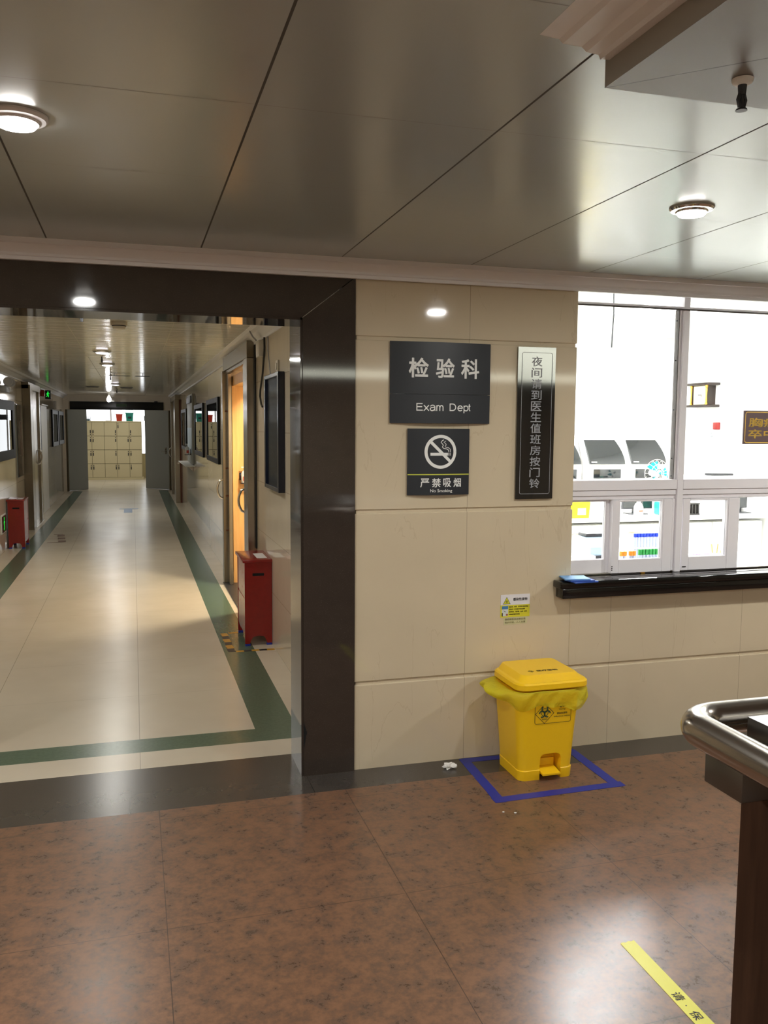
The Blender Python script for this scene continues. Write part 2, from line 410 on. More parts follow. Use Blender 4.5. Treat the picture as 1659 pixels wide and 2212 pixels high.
# outer part mitred
m.prism([(0.96, -0.012, 0), (0.96, -0.012, 2.34), (0.958, -0.012, 2.34), (0.958, -0.012, 2.258), (0.722, -0.012, 2.075), (0.722, -0.012, 0)], (0, 0.272, 0))
m.box(0.712, 0.722, -0.004, 0.26, 0, 2.075)
m.prism([(-1.60, -0.012, 0), (-1.36, -0.012, 0), (-1.36, -0.012, 2.075), (-1.598, -0.012, 2.258), (-1.598, -0.012, 2.34), (-1.60, -0.012, 2.34)], (0, 0.272, 0))
m.prism([(-1.359, -0.0115, 2.0765), (0.7205, -0.0115, 2.0765), (0.9565, -0.0115, 2.26), (0.9565, -0.0115, 2.34), (-1.5965, -0.0115, 2.34), (-1.5965, -0.0115, 2.26)], (0, 0.271, 0))
m.box(-1.36, 0.7215, -0.004, 0.26, 2.066, 2.0765)
struct('trim_2', m, 'granite', smooth=False)
# chipped corner at the foot of the jamb
m = MB(); m.prism([(0.7215, -0.0127, 0.255), (0.738, -0.0127, 0.205), (0.732, -0.0127, 0.19), (0.729, -0.0127, 0.165), (0.7215, -0.0127, 0.13)], (0, 0.0004, 0))
tag(m.build('stone_chip', 'void', loc=(0.73, -0.0127, 0.19), smooth=False), 'dark chip broken from the foot of the black granite door jamb', 'chip')
# cornice along the front wall
def cornice(mb, a, b, out, drop_pts):
    """profile points (distance from wall, z) swept from a to b"""
    a, b, out = Vector(a), Vector(b), Vector(out)
    mb.loft([[a + out * d + Vector((0, 0, z)) for d, z in drop_pts], [b + out * d + Vector((0, 0, z)) for d, z in drop_pts]])
PROF = [(0.0, 2.252), (0.022, 2.252), (0.024, 2.266), (0.034, 2.268), (0.036, 2.278), (0.056, 2.296), (0.062, 2.308), (0.07, 2.31), (0.072, 2.33), (0.0, 2.33)]
m = MB(); cornice(m, (-6, -0.013, 0), (6.2, -0.013, 0), (0, -1, 0), PROF)
struct('trim_3', m, 'plaster', angle=25)
# other hall walls
m = MB(); m.box(-6.1, -6, -9, 0, 0, 2.34); struct('wall_left', m, 'wall', smooth=False)
m = MB(); m.box(6.2, 6.3, -9, 0.1, 0, 2.34); struct('wall_right', m, 'wall', smooth=False)
m = MB(); m.box(-6, 6.2, -9.1, -9, 0, 2.34); struct('wall_back', m, 'wall', smooth=False)
# lit cove strip high on the wall behind
t = thing('cove_light', 'long lit cove strip across the hall ceiling behind the viewer', 'light', (3.4, -6.0, 2.25))
m = MB(); m.box(1.2, 6.1, -6.1, -6.0, 2.16, 2.256); m.build('trough', 'plaster', t)
m = MB(); m.box(1.2, 6.1, -5.999, -5.985, 2.175, 2.25); m.build('lit_strip', 'cove', t)
# ceiling bulkhead
m = MB(); m.mi = 0
m.box(0.891, 6.2, -9, -2.229, 2.257, 2.2575); m.mi = 1; m.box(0.8912, 6.2, -9, -2.2292, 2.2576, CZ)
struct('ceiling_bulkhead', m, ['ceil_box', 'box_side'], smooth=False)
m = MB()
PB = [(0.0, 2.303), (0.02, 2.301), (0.024, 2.309), (0.05, 2.311), (0.06, 2.319), (0.1, 2.32), (0.108, 2.327), (0.148, 2.33), (0.0, 2.33)]
cornice(m, (0.891, -9, 0), (0.891, -2.245, 0), (-1, 0, 0), PB)
struct('trim_4', m, 'plaster', angle=25)

def downlight(x, y, z, label, watts, hot=False, cool=False, group='ceiling downlights', size=0.068):
    t = thing('downlight', label, 'ceiling light', (x, y, z), group)
    m = MB(); m.lathe([(size*.5, -0.0), (size*1.06, -0.0005), (size*1.06, -0.005), (size*.98, -0.011), (size*.78, -0.013), (size*.74, -0.018), (size*.70, -0.018), (size*.68, -0.004)], (x, y, z), 48); m.build('trim_ring', 'chrome' if not hot else 'plaster', t)
    m = MB(); m.lathe([(size*.69, -0.004), (size*.69, -0.02), (size*.62, -0.026), (size*.35, -0.029), (0, -0.03)], (x, y, z), 36); m.build('diffuser', 'lamp_hot' if hot else ('lamp_cool' if cool else 'lamp_face'), t)
    L = bpy.data.lights.new('downlight_bulb', 'AREA'); L.shape = 'DISK'; L.size = size * 1.5; L.energy = watts; L.color = (1.0, 0.99, 0.945) if not cool else (1.0, 0.985, 0.91)
    o = bpy.data.objects.new('bulb', L); C.objects.link(o); o.parent = t; o.location = (0, 0, -0.032); return t
downlight(-0.25, -1.50, CZ, 'round downlight glaring brightly over the corridor entrance side of the hall', HALL_W * 1.9, True)
downlight(1.79, -1.25, CZ, 'round chrome-ringed downlight near the laboratory window', HALL_W)
for x, y in ((-2.6, -1.5), (-0.25, -4.6), (-2.6, -4.6), (-0.25, -7.2), (-4.6, -3.0), (3.9, -1.25), (-2.6, -7.2)):
    downlight(x, y, CZ, 'round downlight in the part of the hall behind the viewer', HALL_BACK_W, group='hall downlights out of view')
for x, y in ((2.6, -4.6), (2.6, -7.0)):
    downlight(x, y, 2.257, 'round downlight in the part of the hall behind the viewer', HALL_BACK_W, group='hall downlights out of view')

def sprinkler(x, y, z, label, group, drop=0.05):
    t = thing('sprinkler', label, 'sprinkler', (x, y, z), group)
    m = MB(); m.lathe([(0.01, 0), (0.02, -0.001), (0.018, -0.008), (0.012, -0.012)], (x, y, z), 24); m.build('escutcheon', 'white' if drop > 0.05 else 'cream_plastic', t)
    m = MB(); m.cyl((x, y, z - 0.005), (x, y, z - drop * .55), 0.009, 0.007, 12)
    for s in (-1, 1): m.tube([(x + s*0.004, y, z - drop*.5), (x + s*0.008, y, z - drop*.7), (x + s*0.004, y, z - drop*.95)], 0.004, 6)
    m.cyl((x, y, z - drop*.5), (x, y, z - drop), 0.0045, n=8)
    m.build('nozzle', 'dark', t)
    m = MB(); m.lathe([(0.003, 0.002), (0.01, 0.0), (0.011, -0.003), (0.002, -0.003)], (x, y, z - drop), 14); m.build('deflector', 'dark', t); return t
sprinkler(1.115, -2.345, 2.257, 'sprinkler head with dark nozzle under the dropped bulkhead', 'sprinkler heads', 0.055)

# ------------------------------------------------------------------ reception desk
t = thing('reception_desk', 'reception desk with polished steel tube rail and dark wood end panel', 'desk', (1.7, -2.9, 0))
pts = []
def arc(cx, cy, r, a0, a1, z, n=10): return [(cx + r*math.cos(math.radians(a0 + (a1-a0)*i/n)), cy + r*math.sin(math.radians(a0 + (a1-a0)*i/n)), z) for i in range(n + 1)]
x0, x1, y0, y1, r = 1.077, 2.5, -3.35, -2.297, 0.075
pts = arc(x0 + r, y1 - r, r, 180, 90, 1.0) + [(1.5, y1, 1.0), (2.0, y1, 1.0)] + arc(x1 - r, y1 - r, r, 90, 0, 1.0) + [(x1, -2.7, 1.0), (x1, -3.0, 1.0)] + arc(x1 - r, y0 + r, r, 0, -90, 1.0) + [(2.0, y0, 1.0), (1.5, y0, 1.0)] + arc(x0 + r, y0 + r, r, -90, -180, 1.0) + [(x0, -3.0, 1.0), (x0, -2.7, 1.0)]
m = MB(); m.tube(pts, 0.034, 28, True); m.build('rail', 'steel_tube', t, angle=80)
m = MB(); m.box(1.172, 2.4, -3.28, -2.373, 0.965, 1.028, 0.003); m.build('counter_slab', 'steel_plate', t)
for ya, yb in ((-2.475, -2.365), (-3.3, -3.19)):
    m = MB(); m.box(1.083, 2.3, ya, yb, 0.9, 0.966, 0.002); m.build('rail_bracket', 'steel_plate', t)
m = MB(); m.prism([(1.084, -2.474, 0), (1.36, -2.30, 0), (2.3, -2.30, 0), (2.3, -2.474, 0)], (0, 0, 0.9)); m.build('end_panel', 'wood_dark', t)
m = MB(); m.box(1.4, 2.3, -3.29, -3.2, 0, 0.9); m.build('end_panel', 'wood_dark', t)
m = MB(); m.box(1.42, 2.28, -3.2, -2.475, 0.05, 0.965); m.build('carcass', 'wood_dark', t)

# ------------------------------------------------------------------ wall signs
def strip2d(mb, path, w, fn):
    n = len(path); L_, R_ = [], []
    for i in range(n):
        a = Vector(path[max(i-1, 0)]); b = Vector(path[min(i+1, n-1)]); d = (b - a).normalized(); nn = Vector((-d.y, d.x)) * w / 2
        p = Vector(path[i]); L_.append(p + nn); R_.append(p - nn)
    mb.polys([fn(*p) for p in L_] + [fn(*p) for p in R_], [(i, i+1, n+i+1, n+i) for i in range(n-1)])
def bow(x0, x1, base, amt): return lambda x: base - amt * (1 - (2 * (x - x0) / (x1 - x0) - 1) ** 2)
def curved_plate(mb, x0, x1, z0, z1, back, f, n=18):
    xs = [x0 + (x1 - x0) * i / n for i in range(n + 1)]
    loop = lambda z: [(x, f(x), z) for x in xs] + [(x, f(x) + 0.004, z) for x in xs[::-1]]
    mb.loft([loop(z0), loop(z1)])
f = bow(1.122, 1.611, -0.010, 0.018)
t = thing('department_sign', 'large charcoal curved sign reading Exam Dept under three white Chinese characters', 'sign', (1.366, 0, 1.62))
m = MB(); curved_plate(m, 1.122, 1.611, 1.7535, 1.989, 0, f); m.build('upper_plate', 'plate', t)
m = MB(); curved_plate(m, 1.122, 1.611, 1.62, 1.752, 0, f); m.build('lower_plate', 'plate', t)
m = MB(); m.box(1.135, 1.60, -0.009, 0.0, 1.63, 1.98); m.build('backing_frame', 'alu', t)
cv = lambda u, v: (u, f(u) - 0.0008, v)
m = MB()
for ch, a, b in (('检', 1.207, 1.301), ('验', 1.335, 1.427), ('科', 1.459, 1.552)): text(m, ch, a, b, 1.827, 1.917, cv, 0.022)
m.build('chinese_lettering', 'letter', t, smooth=False); m = MB()
B0, CH, XH = 1.6775, 0.0345, 0.0255; lw = 0.0047
def arcp(cx_, cz_, rx_, rz_, a0, a1, n_=16): return [(cx_ + rx_*math.cos(math.radians(a0 + (a1-a0)*i/n_)), cz_ + rz_*math.sin(math.radians(a0 + (a1-a0)*i/n_))) for i in range(n_ + 1)]
h = lw / 2
for pth in ([(1.2465, B0), (1.2465, B0 + CH)], [(1.2445, B0 + h), (1.2745, B0 + h)], [(1.2445, B0 + CH/2 + .001), (1.2715, B0 + CH/2 + .001)], [(1.2445, B0 + CH - h), (1.2735, B0 + CH - h)],
            [(1.2795, B0), (1.3035, B0 + XH)], [(1.2795, B0 + XH), (1.3035, B0)],
            arcp(1.3215, B0 + XH - 0.0075, 0.0105, 0.0075, 165, 0, 10) + [(1.332, B0 + 0.005), (1.3335, B0)], [(1.332, B0 + 0.0165), (1.322, B0 + 0.0155)] + arcp(1.3195, B0 + 0.0078, 0.0095, 0.0073, 95, 275, 10) + [(1.326, B0 + 0.0025), (1.332, B0 + 0.009)],
            [(1.3415, B0), (1.3415, B0 + XH)], [(1.3415, B0 + 0.013)] + arcp(1.349, B0 + XH - 0.0095, 0.0072, 0.0085, 150, 0, 8) + [(1.3565, B0)], [(1.3565, B0 + 0.013)] + arcp(1.3645, B0 + XH - 0.0095, 0.0075, 0.0085, 150, 0, 8) + [(1.372, B0)],
            [(1.4065, B0), (1.4065, B0 + CH)], [(1.4045, B0 + CH - h), (1.418, B0 + CH - h)] + arcp(1.419, B0 + CH/2, 0.0155, CH/2 - h, 90, -90, 18) + [(1.4045, B0 + h)],
            [(1.446, B0 + 0.0135), (1.4685, B0 + 0.0135)] + arcp(1.457, B0 + 0.0128, 0.0115, 0.0115, 5, 320, 22),
            [(1.4765, B0 - 0.0095), (1.4765, B0 + XH)], arcp(1.4865, B0 + 0.0128, 0.0105, 0.0115, 175, -175, 22),
            [(1.5035, B0 + 0.0325), (1.5035, B0 + 0.006), (1.505, B0 + 0.0025), (1.509, B0 + h)], [(1.499, B0 + XH - h), (1.509, B0 + XH - h)]): strip2d(m, pth, lw, cv)
m.build('lettering', 'letter', t, smooth=False)
f2 = bow(1.208, 1.512, -0.010, 0.014)
t = thing('no_smoking_sign', 'square black no smoking sign with white ring symbol below the department sign', 'sign', (1.36, 0, 1.289))
m = MB(); curved_plate(m, 1.208, 1.512, 1.289, 1.596, 0, f2); m.build('plate', 'plate', t)
m = MB(); m.box(1.22, 1.50, -0.009, 0.0, 1.30, 1.585); m.build('backing_frame', 'alu', t)
cv2 = lambda u, v: (u, f2(u) - 0.0008, v); cv2b = lambda u, v: (u, f2(u) - 0.0012, v)
m = MB(); cx, cz = 1.365, 1.4895
N = 64
strip2d(m, [(cx + 0.071*math.cos(2*math.pi*i/N), cz + 0.071*math.sin(2*math.pi*i/N)) for i in range(N + 1)], 0.0145, cv2)
strip2d(m, [(cx - 0.05 + 0.1*i/8, cz + 0.047 - 0.094*i/8) for i in range(9)], 0.014, cv2b)
strip2d(m, [(1.315 + 0.086*i/6, 1.4785) for i in range(7)], 0.013, cv2)
for q in (1.405, 1.412): strip2d(m, [(q, 1.472), (q, 1.485)], 0.003, cv2)
strip2d(m, [(1.405, 1.488), (1.404, 1.497), (1.394, 1.503), (1.380, 1.505), (1.372, 1.512), (1.378, 1.52), (1.372, 1.527), (1.366, 1.533), (1.372, 1.541), (1.38, 1.545)], 0.0035, cv2)
strip2d(m, [(1.413, 1.488), (1.412, 1.502), (1.402, 1.509), (1.389, 1.511), (1.386, 1.516), (1.392, 1.521), (1.388, 1.529), (1.380, 1.533), (1.39, 1.54)], 0.003, cv2)
m.build('prohibition_symbol', 'letter', t, smooth=False)
m = MB()
for ch, a, b in (('严', 1.268, 1.311), ('禁', 1.324, 1.367), ('吸', 1.379, 1.419), ('烟', 1.431, 1.470)): text(m, ch, a, b, 1.325, 1.367, cv2, 0.016)
text(m, 'No Smoking', 1.316, 1.425, 1.298, 1.3165, cv2, 0.01); m.build('lettering', 'letter', t, smooth=False)
m = MB(); strip2d(m, [(1.209 + 0.302*i/12, 1.3845) for i in range(13)], 0.0048, cv2); m.build('lime_stripe', 'lime', t, smooth=False)
# tall acrylic sign
f3 = bow(1.751, 1.947, -0.012, 0.001)
t = thing('vertical_sign', 'tall narrow glossy black sign with a column of grey Chinese characters', 'sign', (1.849, 0, 1.262))
def warp(z): return 0.5 * 0.2 * max(0.0, z - 1.825) ** 2
m = MB(); zs = [1.262, 1.6, 1.8] + [1.82 + 0.0163*k for k in range(11)]; xs_ = [1.751 + 0.196*i/12 for i in range(13)]
m.loft([[(x, f3(x) - warp(z), z) for x in xs_] + [(x, f3(x) + 0.004 - warp(z), z) for x in xs_[::-1]] for z in zs]); m.build('plate', 'plate_gloss', t)
m = MB(); m.box(1.765, 1.935, -0.0105, 0.0, 1.275, 1.97); m.build('backing_frame', 'alu', t)
cv3 = lambda u, v: (u, f3(u) - 0.0008 - warp(v), v)
m = MB()
for i, ch in enumerate('夜间请到医生值班房按门铃'):
    zc = 1.811 + 0.0526 * 2 - 0.0526 * i; text(m, ch, 1.8215, 1.8765, zc - 0.023, zc + 0.023, cv3, 0.012)
m.build('lettering', 'letter_grey', t, smooth=False)
m = MB(); rr = 0.008; a, b, c, d = 1.772, 1.929, 1.287, 1.957
path = [(a, (c+d)/2)] + [(a, c + rr)] + [(a + rr - rr*math.cos(q), c + rr - rr*math.sin(q)) for q in (0.4, 0.8, 1.2)] + [(a + rr, c)] + [(a + (b-a)*i/10, c) for i in range(1, 10)] + [(b - rr, c), (b - rr*.3, c + rr*.3), (b, c + rr), (b, (c+d)/2), (b, d - rr), (b - rr*.3, d - rr*.3), (b - rr, d)] + [(b - (b-a)*i/10, d) for i in range(1, 10)] + [(a + rr, d), (a + rr*.3, d - rr*.3), (a, d - rr), (a, (c+d)/2)]
strip2d(m, path, 0.0022, cv3); m.build('border_line', 'letter_grey', t, smooth=False)
# waste notice
t = thing('waste_notice', 'small white and yellow infectious waste notice pasted above the yellow bin', 'notice', (1.768, 0, 0.686))
m = MB(); m.box(1.6915, 1.8455, -0.0016, -0.0002, 0.746, 0.797); m.build('heading_sheet', 'paper', t)
m = MB(); m.box(1.6915, 1.8455, -0.0016, -0.0002, 0.686, 0.7455); m.build('text_sheet', 'paper_yellow', t)
m = MB(); m.polys([(1.703, -0.0022, 0.7505), (1.743, -0.0022, 0.7505), (1.723, -0.0022, 0.787)], [(0, 1, 2)]); m.build('triangle_edge', 'ink_green', t, smooth=False)
m = MB(); m.polys([(1.7065, -0.0026, 0.7525), (1.7395, -0.0026, 0.7525), (1.723, -0.0026, 0.7825)], [(0, 1, 2)]); m.build('warning_triangle', 'paper_yellow', t, smooth=False)
def biohazard(mb, cx, cz, s, fn):
    for k in range(3):
        a = math.radians(90 + 120 * k); ox, oz = cx + 0.36*s*math.cos(a), cz + 0.36*s*math.sin(a)
        strip2d(mb, [(ox + 0.36*s*math.cos(a + math.radians(q)), oz + 0.36*s*math.sin(a + math.radians(q))) for q in range(-310 + 180 - 180 + 360, 311 - 180 + 180 - 180 + 90, 20) or range(0, 1)] or [(ox, oz), (ox + .01*s, oz)], 0.17*s, fn) if False else strip2d(mb, [(ox + 0.34*s*math.cos(a + math.radians(q)), oz + 0.34*s*math.sin(a + math.radians(q))) for q in range(35, 326, 15)], 0.15*s, fn)
    strip2d(mb, [(cx + 0.42*s*math.cos(math.radians(q)), cz + 0.42*s*math.sin(math.radians(q))) for q in range(0, 361, 15)], 0.07*s, fn)
m = MB(); biohazard(m, 1.723, 0.763, 0.011, front(-0.003)); m.build('biohazard_symbol', 'ink_green', t, smooth=False)
m = MB(); text(m, '感染性废物', 1.757, 1.832, 0.7655, 0.7805, front(-0.0022), 0.02); m.build('heading', 'ink', t, smooth=False)
m = MB()
for s_, zc, xr in (('被血液、体液、排泄物污染的物品', 0.7365, 1.837), ('使用后一次性医疗用品/器械', 0.7245, 1.82), ('废弃标本、培养基、血液、血清', 0.712, 1.83), ('传染病患者生活垃圾', 0.6995, 1.793)): text(m, s_, 1.7355, xr, zc - 0.0038, zc + 0.0038, front(-0.0022), 0.02)
m.build('body_text', 'ink', t, smooth=False)
m = MB(); m.box(1.698, 1.731, -0.0024, -0.0016, 0.726, 0.7415); m.build('blue_picture', 'blue_print', t)
m = MB(); m.box(1.698, 1.731, -0.0024, -0.0016, 0.7095, 0.7255); m.mi = 1; m.polys([(1.701, -0.0027, 0.722), (1.708, -0.0027, 0.719), (1.719, -0.0027, 0.713), (1.714, -0.0027, 0.7125), (1.709, -0.0027, 0.717)], [(0, 1, 2, 3, 4)]); m.build('syringe_picture', ['pale_print', 'ink'], t, smooth=False)
m = MB(); m.box(1.698, 1.731, -0.0024, -0.0016, 0.692, 0.709); m.mi = 1; m.box(1.698, 1.703, -0.0028, -0.0024, 0.692, 0.708); m.mi = 2; m.lathe([(0.0001, 0), (0.0055, 0.0001), (0.0055, 0.0004), (0.0001, 0.0005)], (1.725, -0.0024, 0.699), 16, (0, -1, 0)); m.build('waste_picture', ['pale_print', 'ink', 'red_print'], t, smooth=False)
t = thing('faded_sticker', 'faded greenish sticker peeling on the wall just below the waste notice', 'sticker', (1.77, 0, 0.642))
m = MB(); m.prism([(1.712, -0.0009, 0.648), (1.832, -0.0009, 0.652), (1.838, -0.0009, 0.6855), (1.706, -0.0009, 0.6855)], (0, 0.0007, 0)); m.build('backing', 'sticker_faded', t, smooth=False)
m = MB(); text(m, '请把棉签丢进黄色桶', 1.714, 1.824, 0.6695, 0.6805, front(-0.0015), 0.012); text(m, '保护环境，人人有责', 1.714, 1.824, 0.6545, 0.665, front(-0.0015), 0.01); m.build('lettering', 'ink_faded', t, smooth=False)

# ------------------------------------------------------------------ pedal bin
def rrect(x0, x1, y0, y1, r, z, n=6):
    o = []
    for cx_, cy_, a0 in ((x1 - r, y1 - r, 0), (x0 + r, y1 - r, 90), (x0 + r, y0 + r, 180), (x1 - r, y0 + r, 270)):
        o += [(cx_ + r*math.cos(math.radians(a0 + 90*i/n)), cy_ + r*math.sin(math.radians(a0 + 90*i/n)), z) for i in range(n + 1)]
    return o
t = thing('pedal_bin', 'yellow plastic pedal bin for medical waste standing in a blue taped square', 'waste bin', (1.79, -0.2, 0))
m = MB()
rings = [rrect(1.653, 1.922, -0.333, -0.085, 0.035, 0.0), rrect(1.651, 1.924, -0.335, -0.084, 0.035, 0.045), rrect(1.654, 1.921, -0.332, -0.085, 0.035, 0.048),
         rrect(1.643, 1.932, -0.338, -0.078, 0.037, 0.2), rrect(1.632, 1.945, -0.344, -0.07, 0.04, 0.34), rrect(1.626, 1.952, -0.349, -0.066, 0.04, 0.41)]
m.loft(rings); body = m.build('body', 'bin', t)
cut = MB()
ap = [(1.752, 0.0), (1.752, 0.085)] + [(1.752 + 0.025 - 0.025*math.cos(q), 0.095 + 0.025*math.sin(q)) for q in (0.0, 0.5, 1.0, 1.57)] + [(1.858 - 0.025 + 0.025*math.sin(q), 0.095 + 0.025*math.cos(q)) for q in (0.0, 0.57, 1.07, 1.57)] + [(1.858, 0.085), (1.858, 0.0)]
cut.prism([(x, -0.40, z - (0.02 if z == 0 else 0)) for x, z in ap], (0, 0.135, 0))
co = cut.build('cutter', 'bin', t)
md = body.modifiers.new('pedal_recess', 'BOOLEAN'); md.object = co; md.operation = 'DIFFERENCE'; md.solver = 'EXACT'
bpy.context.view_layer.update()
me2 = bpy.data.meshes.new_from_object(body.evaluated_get(bpy.context.evaluated_depsgraph_get()))
body.modifiers.clear(); body.data = me2; bpy.data.objects.remove(co)
me2.polygons.foreach_set('use_smooth', [True] * len(me2.polygons)); me2.set_sharp_from_angle(angle=math.radians(35))
m = MB(); m.box(1.762, 1.848, -0.285, -0.2655, 0.004, 0.08, 0.003); m.build('pedal_guard', 'bin', t)
m = MB(); m.prism([(1.755, -0.362, 0.028), (1.755, -0.362, 0.036), (1.755, -0.27, 0.05), (1.755, -0.27, 0.04)], (0.088, 0, 0)); m.build('pedal', 'bin', t)
m = MB()
m.loft([rrect(1.628, 1.988, -0.357, -0.05, 0.05, 0.427), rrect(1.626, 1.99, -0.359, -0.049, 0.052, 0.431), rrect(1.627, 1.989, -0.358, -0.05, 0.052, 0.452), rrect(1.634, 1.982, -0.351, -0.055, 0.05, 0.459),
        rrect(1.648, 1.968, -0.338, -0.056, 0.04, 0.462), rrect(1.668, 1.948, -0.312, -0.056, 0.03, 0.482), rrect(1.672, 1.944, -0.307, -0.058, 0.028, 0.485)])
m.build('lid', 'bin', t, angle=24)
m = MB(); m.box(1.70, 1.90, -0.052, -0.03, 0.4, 0.478, 0.005); m.build('hinge', 'bin', t)
lidf = lambda u, v: (u, v, 0.4856)
m = MB(); text(m, '医疗废物', 1.768, 1.872, -0.262, -0.238, lidf, 0.02)
biohazard(m, 1.738, -0.250, 0.018, lidf)
for k in range(4):
    a0, a1 = math.radians(90*k), math.radians(90*k + 90); strip2d(m, [(1.738 + 0.016*math.cos(a0), -0.25 + 0.016*math.sin(a0)), (1.738 + 0.016*math.cos(a1), -0.25 + 0.016*math.sin(a1))], 0.0012, lidf)
m.build('lid_print', 'ink', t, smooth=False)
# printed panel on the sloping front
def binf(u, v): return (u, -0.3352 - 0.0105*(v - 0.048)/0.29 - 0.0009, v)
m = MB(); a, b, c, d, rr = 1.717, 1.897, 0.267, 0.357, 0.008
strip2d(m, [(a + rr, c), (b - rr, c), (b - rr*.3, c + rr*.3), (b, c + rr), (b, d - rr), (b - rr*.3, d - rr*.3), (b - rr, d), (a + rr, d), (a + rr*.3, d - rr*.3), (a, d - rr), (a, c + rr), (a + rr*.3, c + rr*.3), (a + rr, c)], 0.0022, binf)
dx, dz, ds = 1.765, 0.314, 0.046
for k in range(4):
    a0, a1 = math.radians(90*k), math.radians(90*k + 90); strip2d(m, [(dx + ds*math.cos(a0), dz + ds*math.sin(a0)), (dx + ds*math.cos(a1), dz + ds*math.sin(a1))], 0.0022, binf)
text(m, '警告', 1.838, 1.866, 0.337, 0.3475, binf, 0.015); text(m, 'Warning!', 1.835, 1.868, 0.3245, 0.332, binf, 0.015)
text(m, '感染性废物', 1.826, 1.878, 0.306, 0.3155, binf, 0.02); text(m, 'Infectious waste', 1.812, 1.892, 0.293, 0.3005, binf, 0.015)
m.build('printed_panel', 'ink', t, smooth=False)
m = MB(); biohazard(m, 1.765, 0.32, 0.042, binf); text(m, '感染性废物', 1.752, 1.778, 0.284, 0.29, binf, 0.02); m.build('green_biohazard_symbol', 'ink_green', t, smooth=False)
# liner bag folded over the rim
m = MB(); random.seed(3); nn = 96
def liner_ring(level):
    pts_ = []
    for i in range(nn):
        a = 2*math.pi*i/nn; c_, s_ = math.cos(a), math.sin(a)
        k = 4.0; rr_ = 1 / ((abs(c_)**k + abs(s_)**k) ** (1/k))
        bx, by = 0.165, 0.15
        w = 0.5 + 0.5*math.sin(5*a + 1.0) * math.sin(3*a + 0.4)
        side = abs(c_) ** 3
        sd = [0.0, 0.02, 0.075, 0.09, 0.055, 0.01] if c_ < 0 else [0.0, 0.015, 0.04, 0.05, 0.07, 0.04]
        amp = [0.0, 0.012, 0.024, 0.018, 0.012, 0.008][level] + sd[level]*side
        z_ = [0.417, 0.424, 0.415, 0.39, 0.362, 0.34][level] + (0.012*math.sin(4*a + 2) + 0.007*math.sin(9*a)) * [0, 0, .5, .8, 1, 1.1][level] + (0.02 if c_ < 0 else -0.012)*side*[0, 0, .3, .6, 1, 1.2][level]
        rip = 0.007*math.sin(13*a + 1.7*level) + 0.005*math.sin(23*a + 2.3*level) + random.uniform(-0.004, 0.004)
        q = amp*(0.55 + 0.65*w) + rip * [0, 0.2, .7, 1, .8, .5][level]
        q = max(q, 0.003)
        px_, py_ = 1.789 + c_*rr_*bx + c_*q, -0.207 + s_*rr_*0.145 + s_*q*0.75
        pts_.append((px_, min(py_, -0.012), z_))
    return pts_
m.loft([liner_ring(k) for k in range(6)], False, False)
ln = m.build('bin_liner', 'liner', loc=(1.79, -0.2, 0.34), angle=180)
ss = ln.modifiers.new('smooth', 'SUBSURF'); ss.levels = 1; ss.render_levels = 2
tag(ln, 'translucent yellow bag folded over the rim of the pedal bin', 'bin liner')
# blue tape square
m = MB()
def tape_strip(mb, p, q, w, z=0.0012, jag=0.0015, n=14):
    p, q = Vector(p), Vector(q); d = (q - p).normalized(); nn_ = Vector((-d.y, d.x)) * w / 2; A, B = [], []
    for i in range(n + 1):
        c_ = p.lerp(q, i/n); A.append(c_ + nn_*(1 + random.uniform(-jag, jag)*20)); B.append(c_ - nn_*(1 + random.uniform(-jag, jag)*20))
    mb.loft([[(v.x, v.y, 0.0003) for v in A] + [(v.x, v.y, 0.0003) for v in B[::-1]], [(v.x, v.y, z) for v in A] + [(v.x, v.y, z) for v in B[::-1]]])
tape_strip(m, (1.460, -0.483), (2.10, -0.472), 0.05); tape_strip(m, (1.485, -0.51), (1.508, -0.012), 0.048, 0.0014); tape_strip(m, (2.062, -0.50), (2.066, -0.04), 0.05, 0.0014); tape_strip(m, (1.488, -0.03), (2.085, -0.05), 0.046, 0.0016)
tag(m.build('floor_tape', 'tape_blue', loc=(1.78, -0.26, 0), smooth=False), 'square of blue tape on the floor around the yellow bin', 'floor marking')
# crumpled tissue
m = MB(); random.seed(5)
bmesh.ops.create_icosphere(m.bm, subdivisions=3, radius=0.03)
for v in m.bm.verts:
    k = 0.65 + 0.35*math.sin(v.co.x*170 + 1)*math.cos(v.co.y*150) + random.uniform(-0.12, 0.12)
    v.co = Vector((v.co.x*1.35*k + 1.405, v.co.y*0.8*k - 0.1, max(0.0006, v.co.z*0.7*k + 0.012)))
tag(m.build('crumpled_tissue', 'tissue', loc=(1.405, -0.1, 0), angle=20), 'crumpled white tissue dropped on the dark floor band', 'tissue')
random.seed(11)
for i, (x, y, lab) in enumerate(((1.50, -0.62, 'tiny pale crumb on the brown floor before the blue tape'), (1.455, -0.60, 'tiny white speck of litter beside the pale crumb on the brown floor'))):
    m = MB(); bmesh.ops.create_icosphere(m.bm, subdivisions=1, radius=0.005)
    for v in m.bm.verts: v.co = Vector((v.co.x*1.3 + x, v.co.y + y, max(0.0004, v.co.z*0.6 + 0.002)))
    tag(m.build('litter_crumb', 'tissue', loc=(x, y, 0)), lab, 'litter')
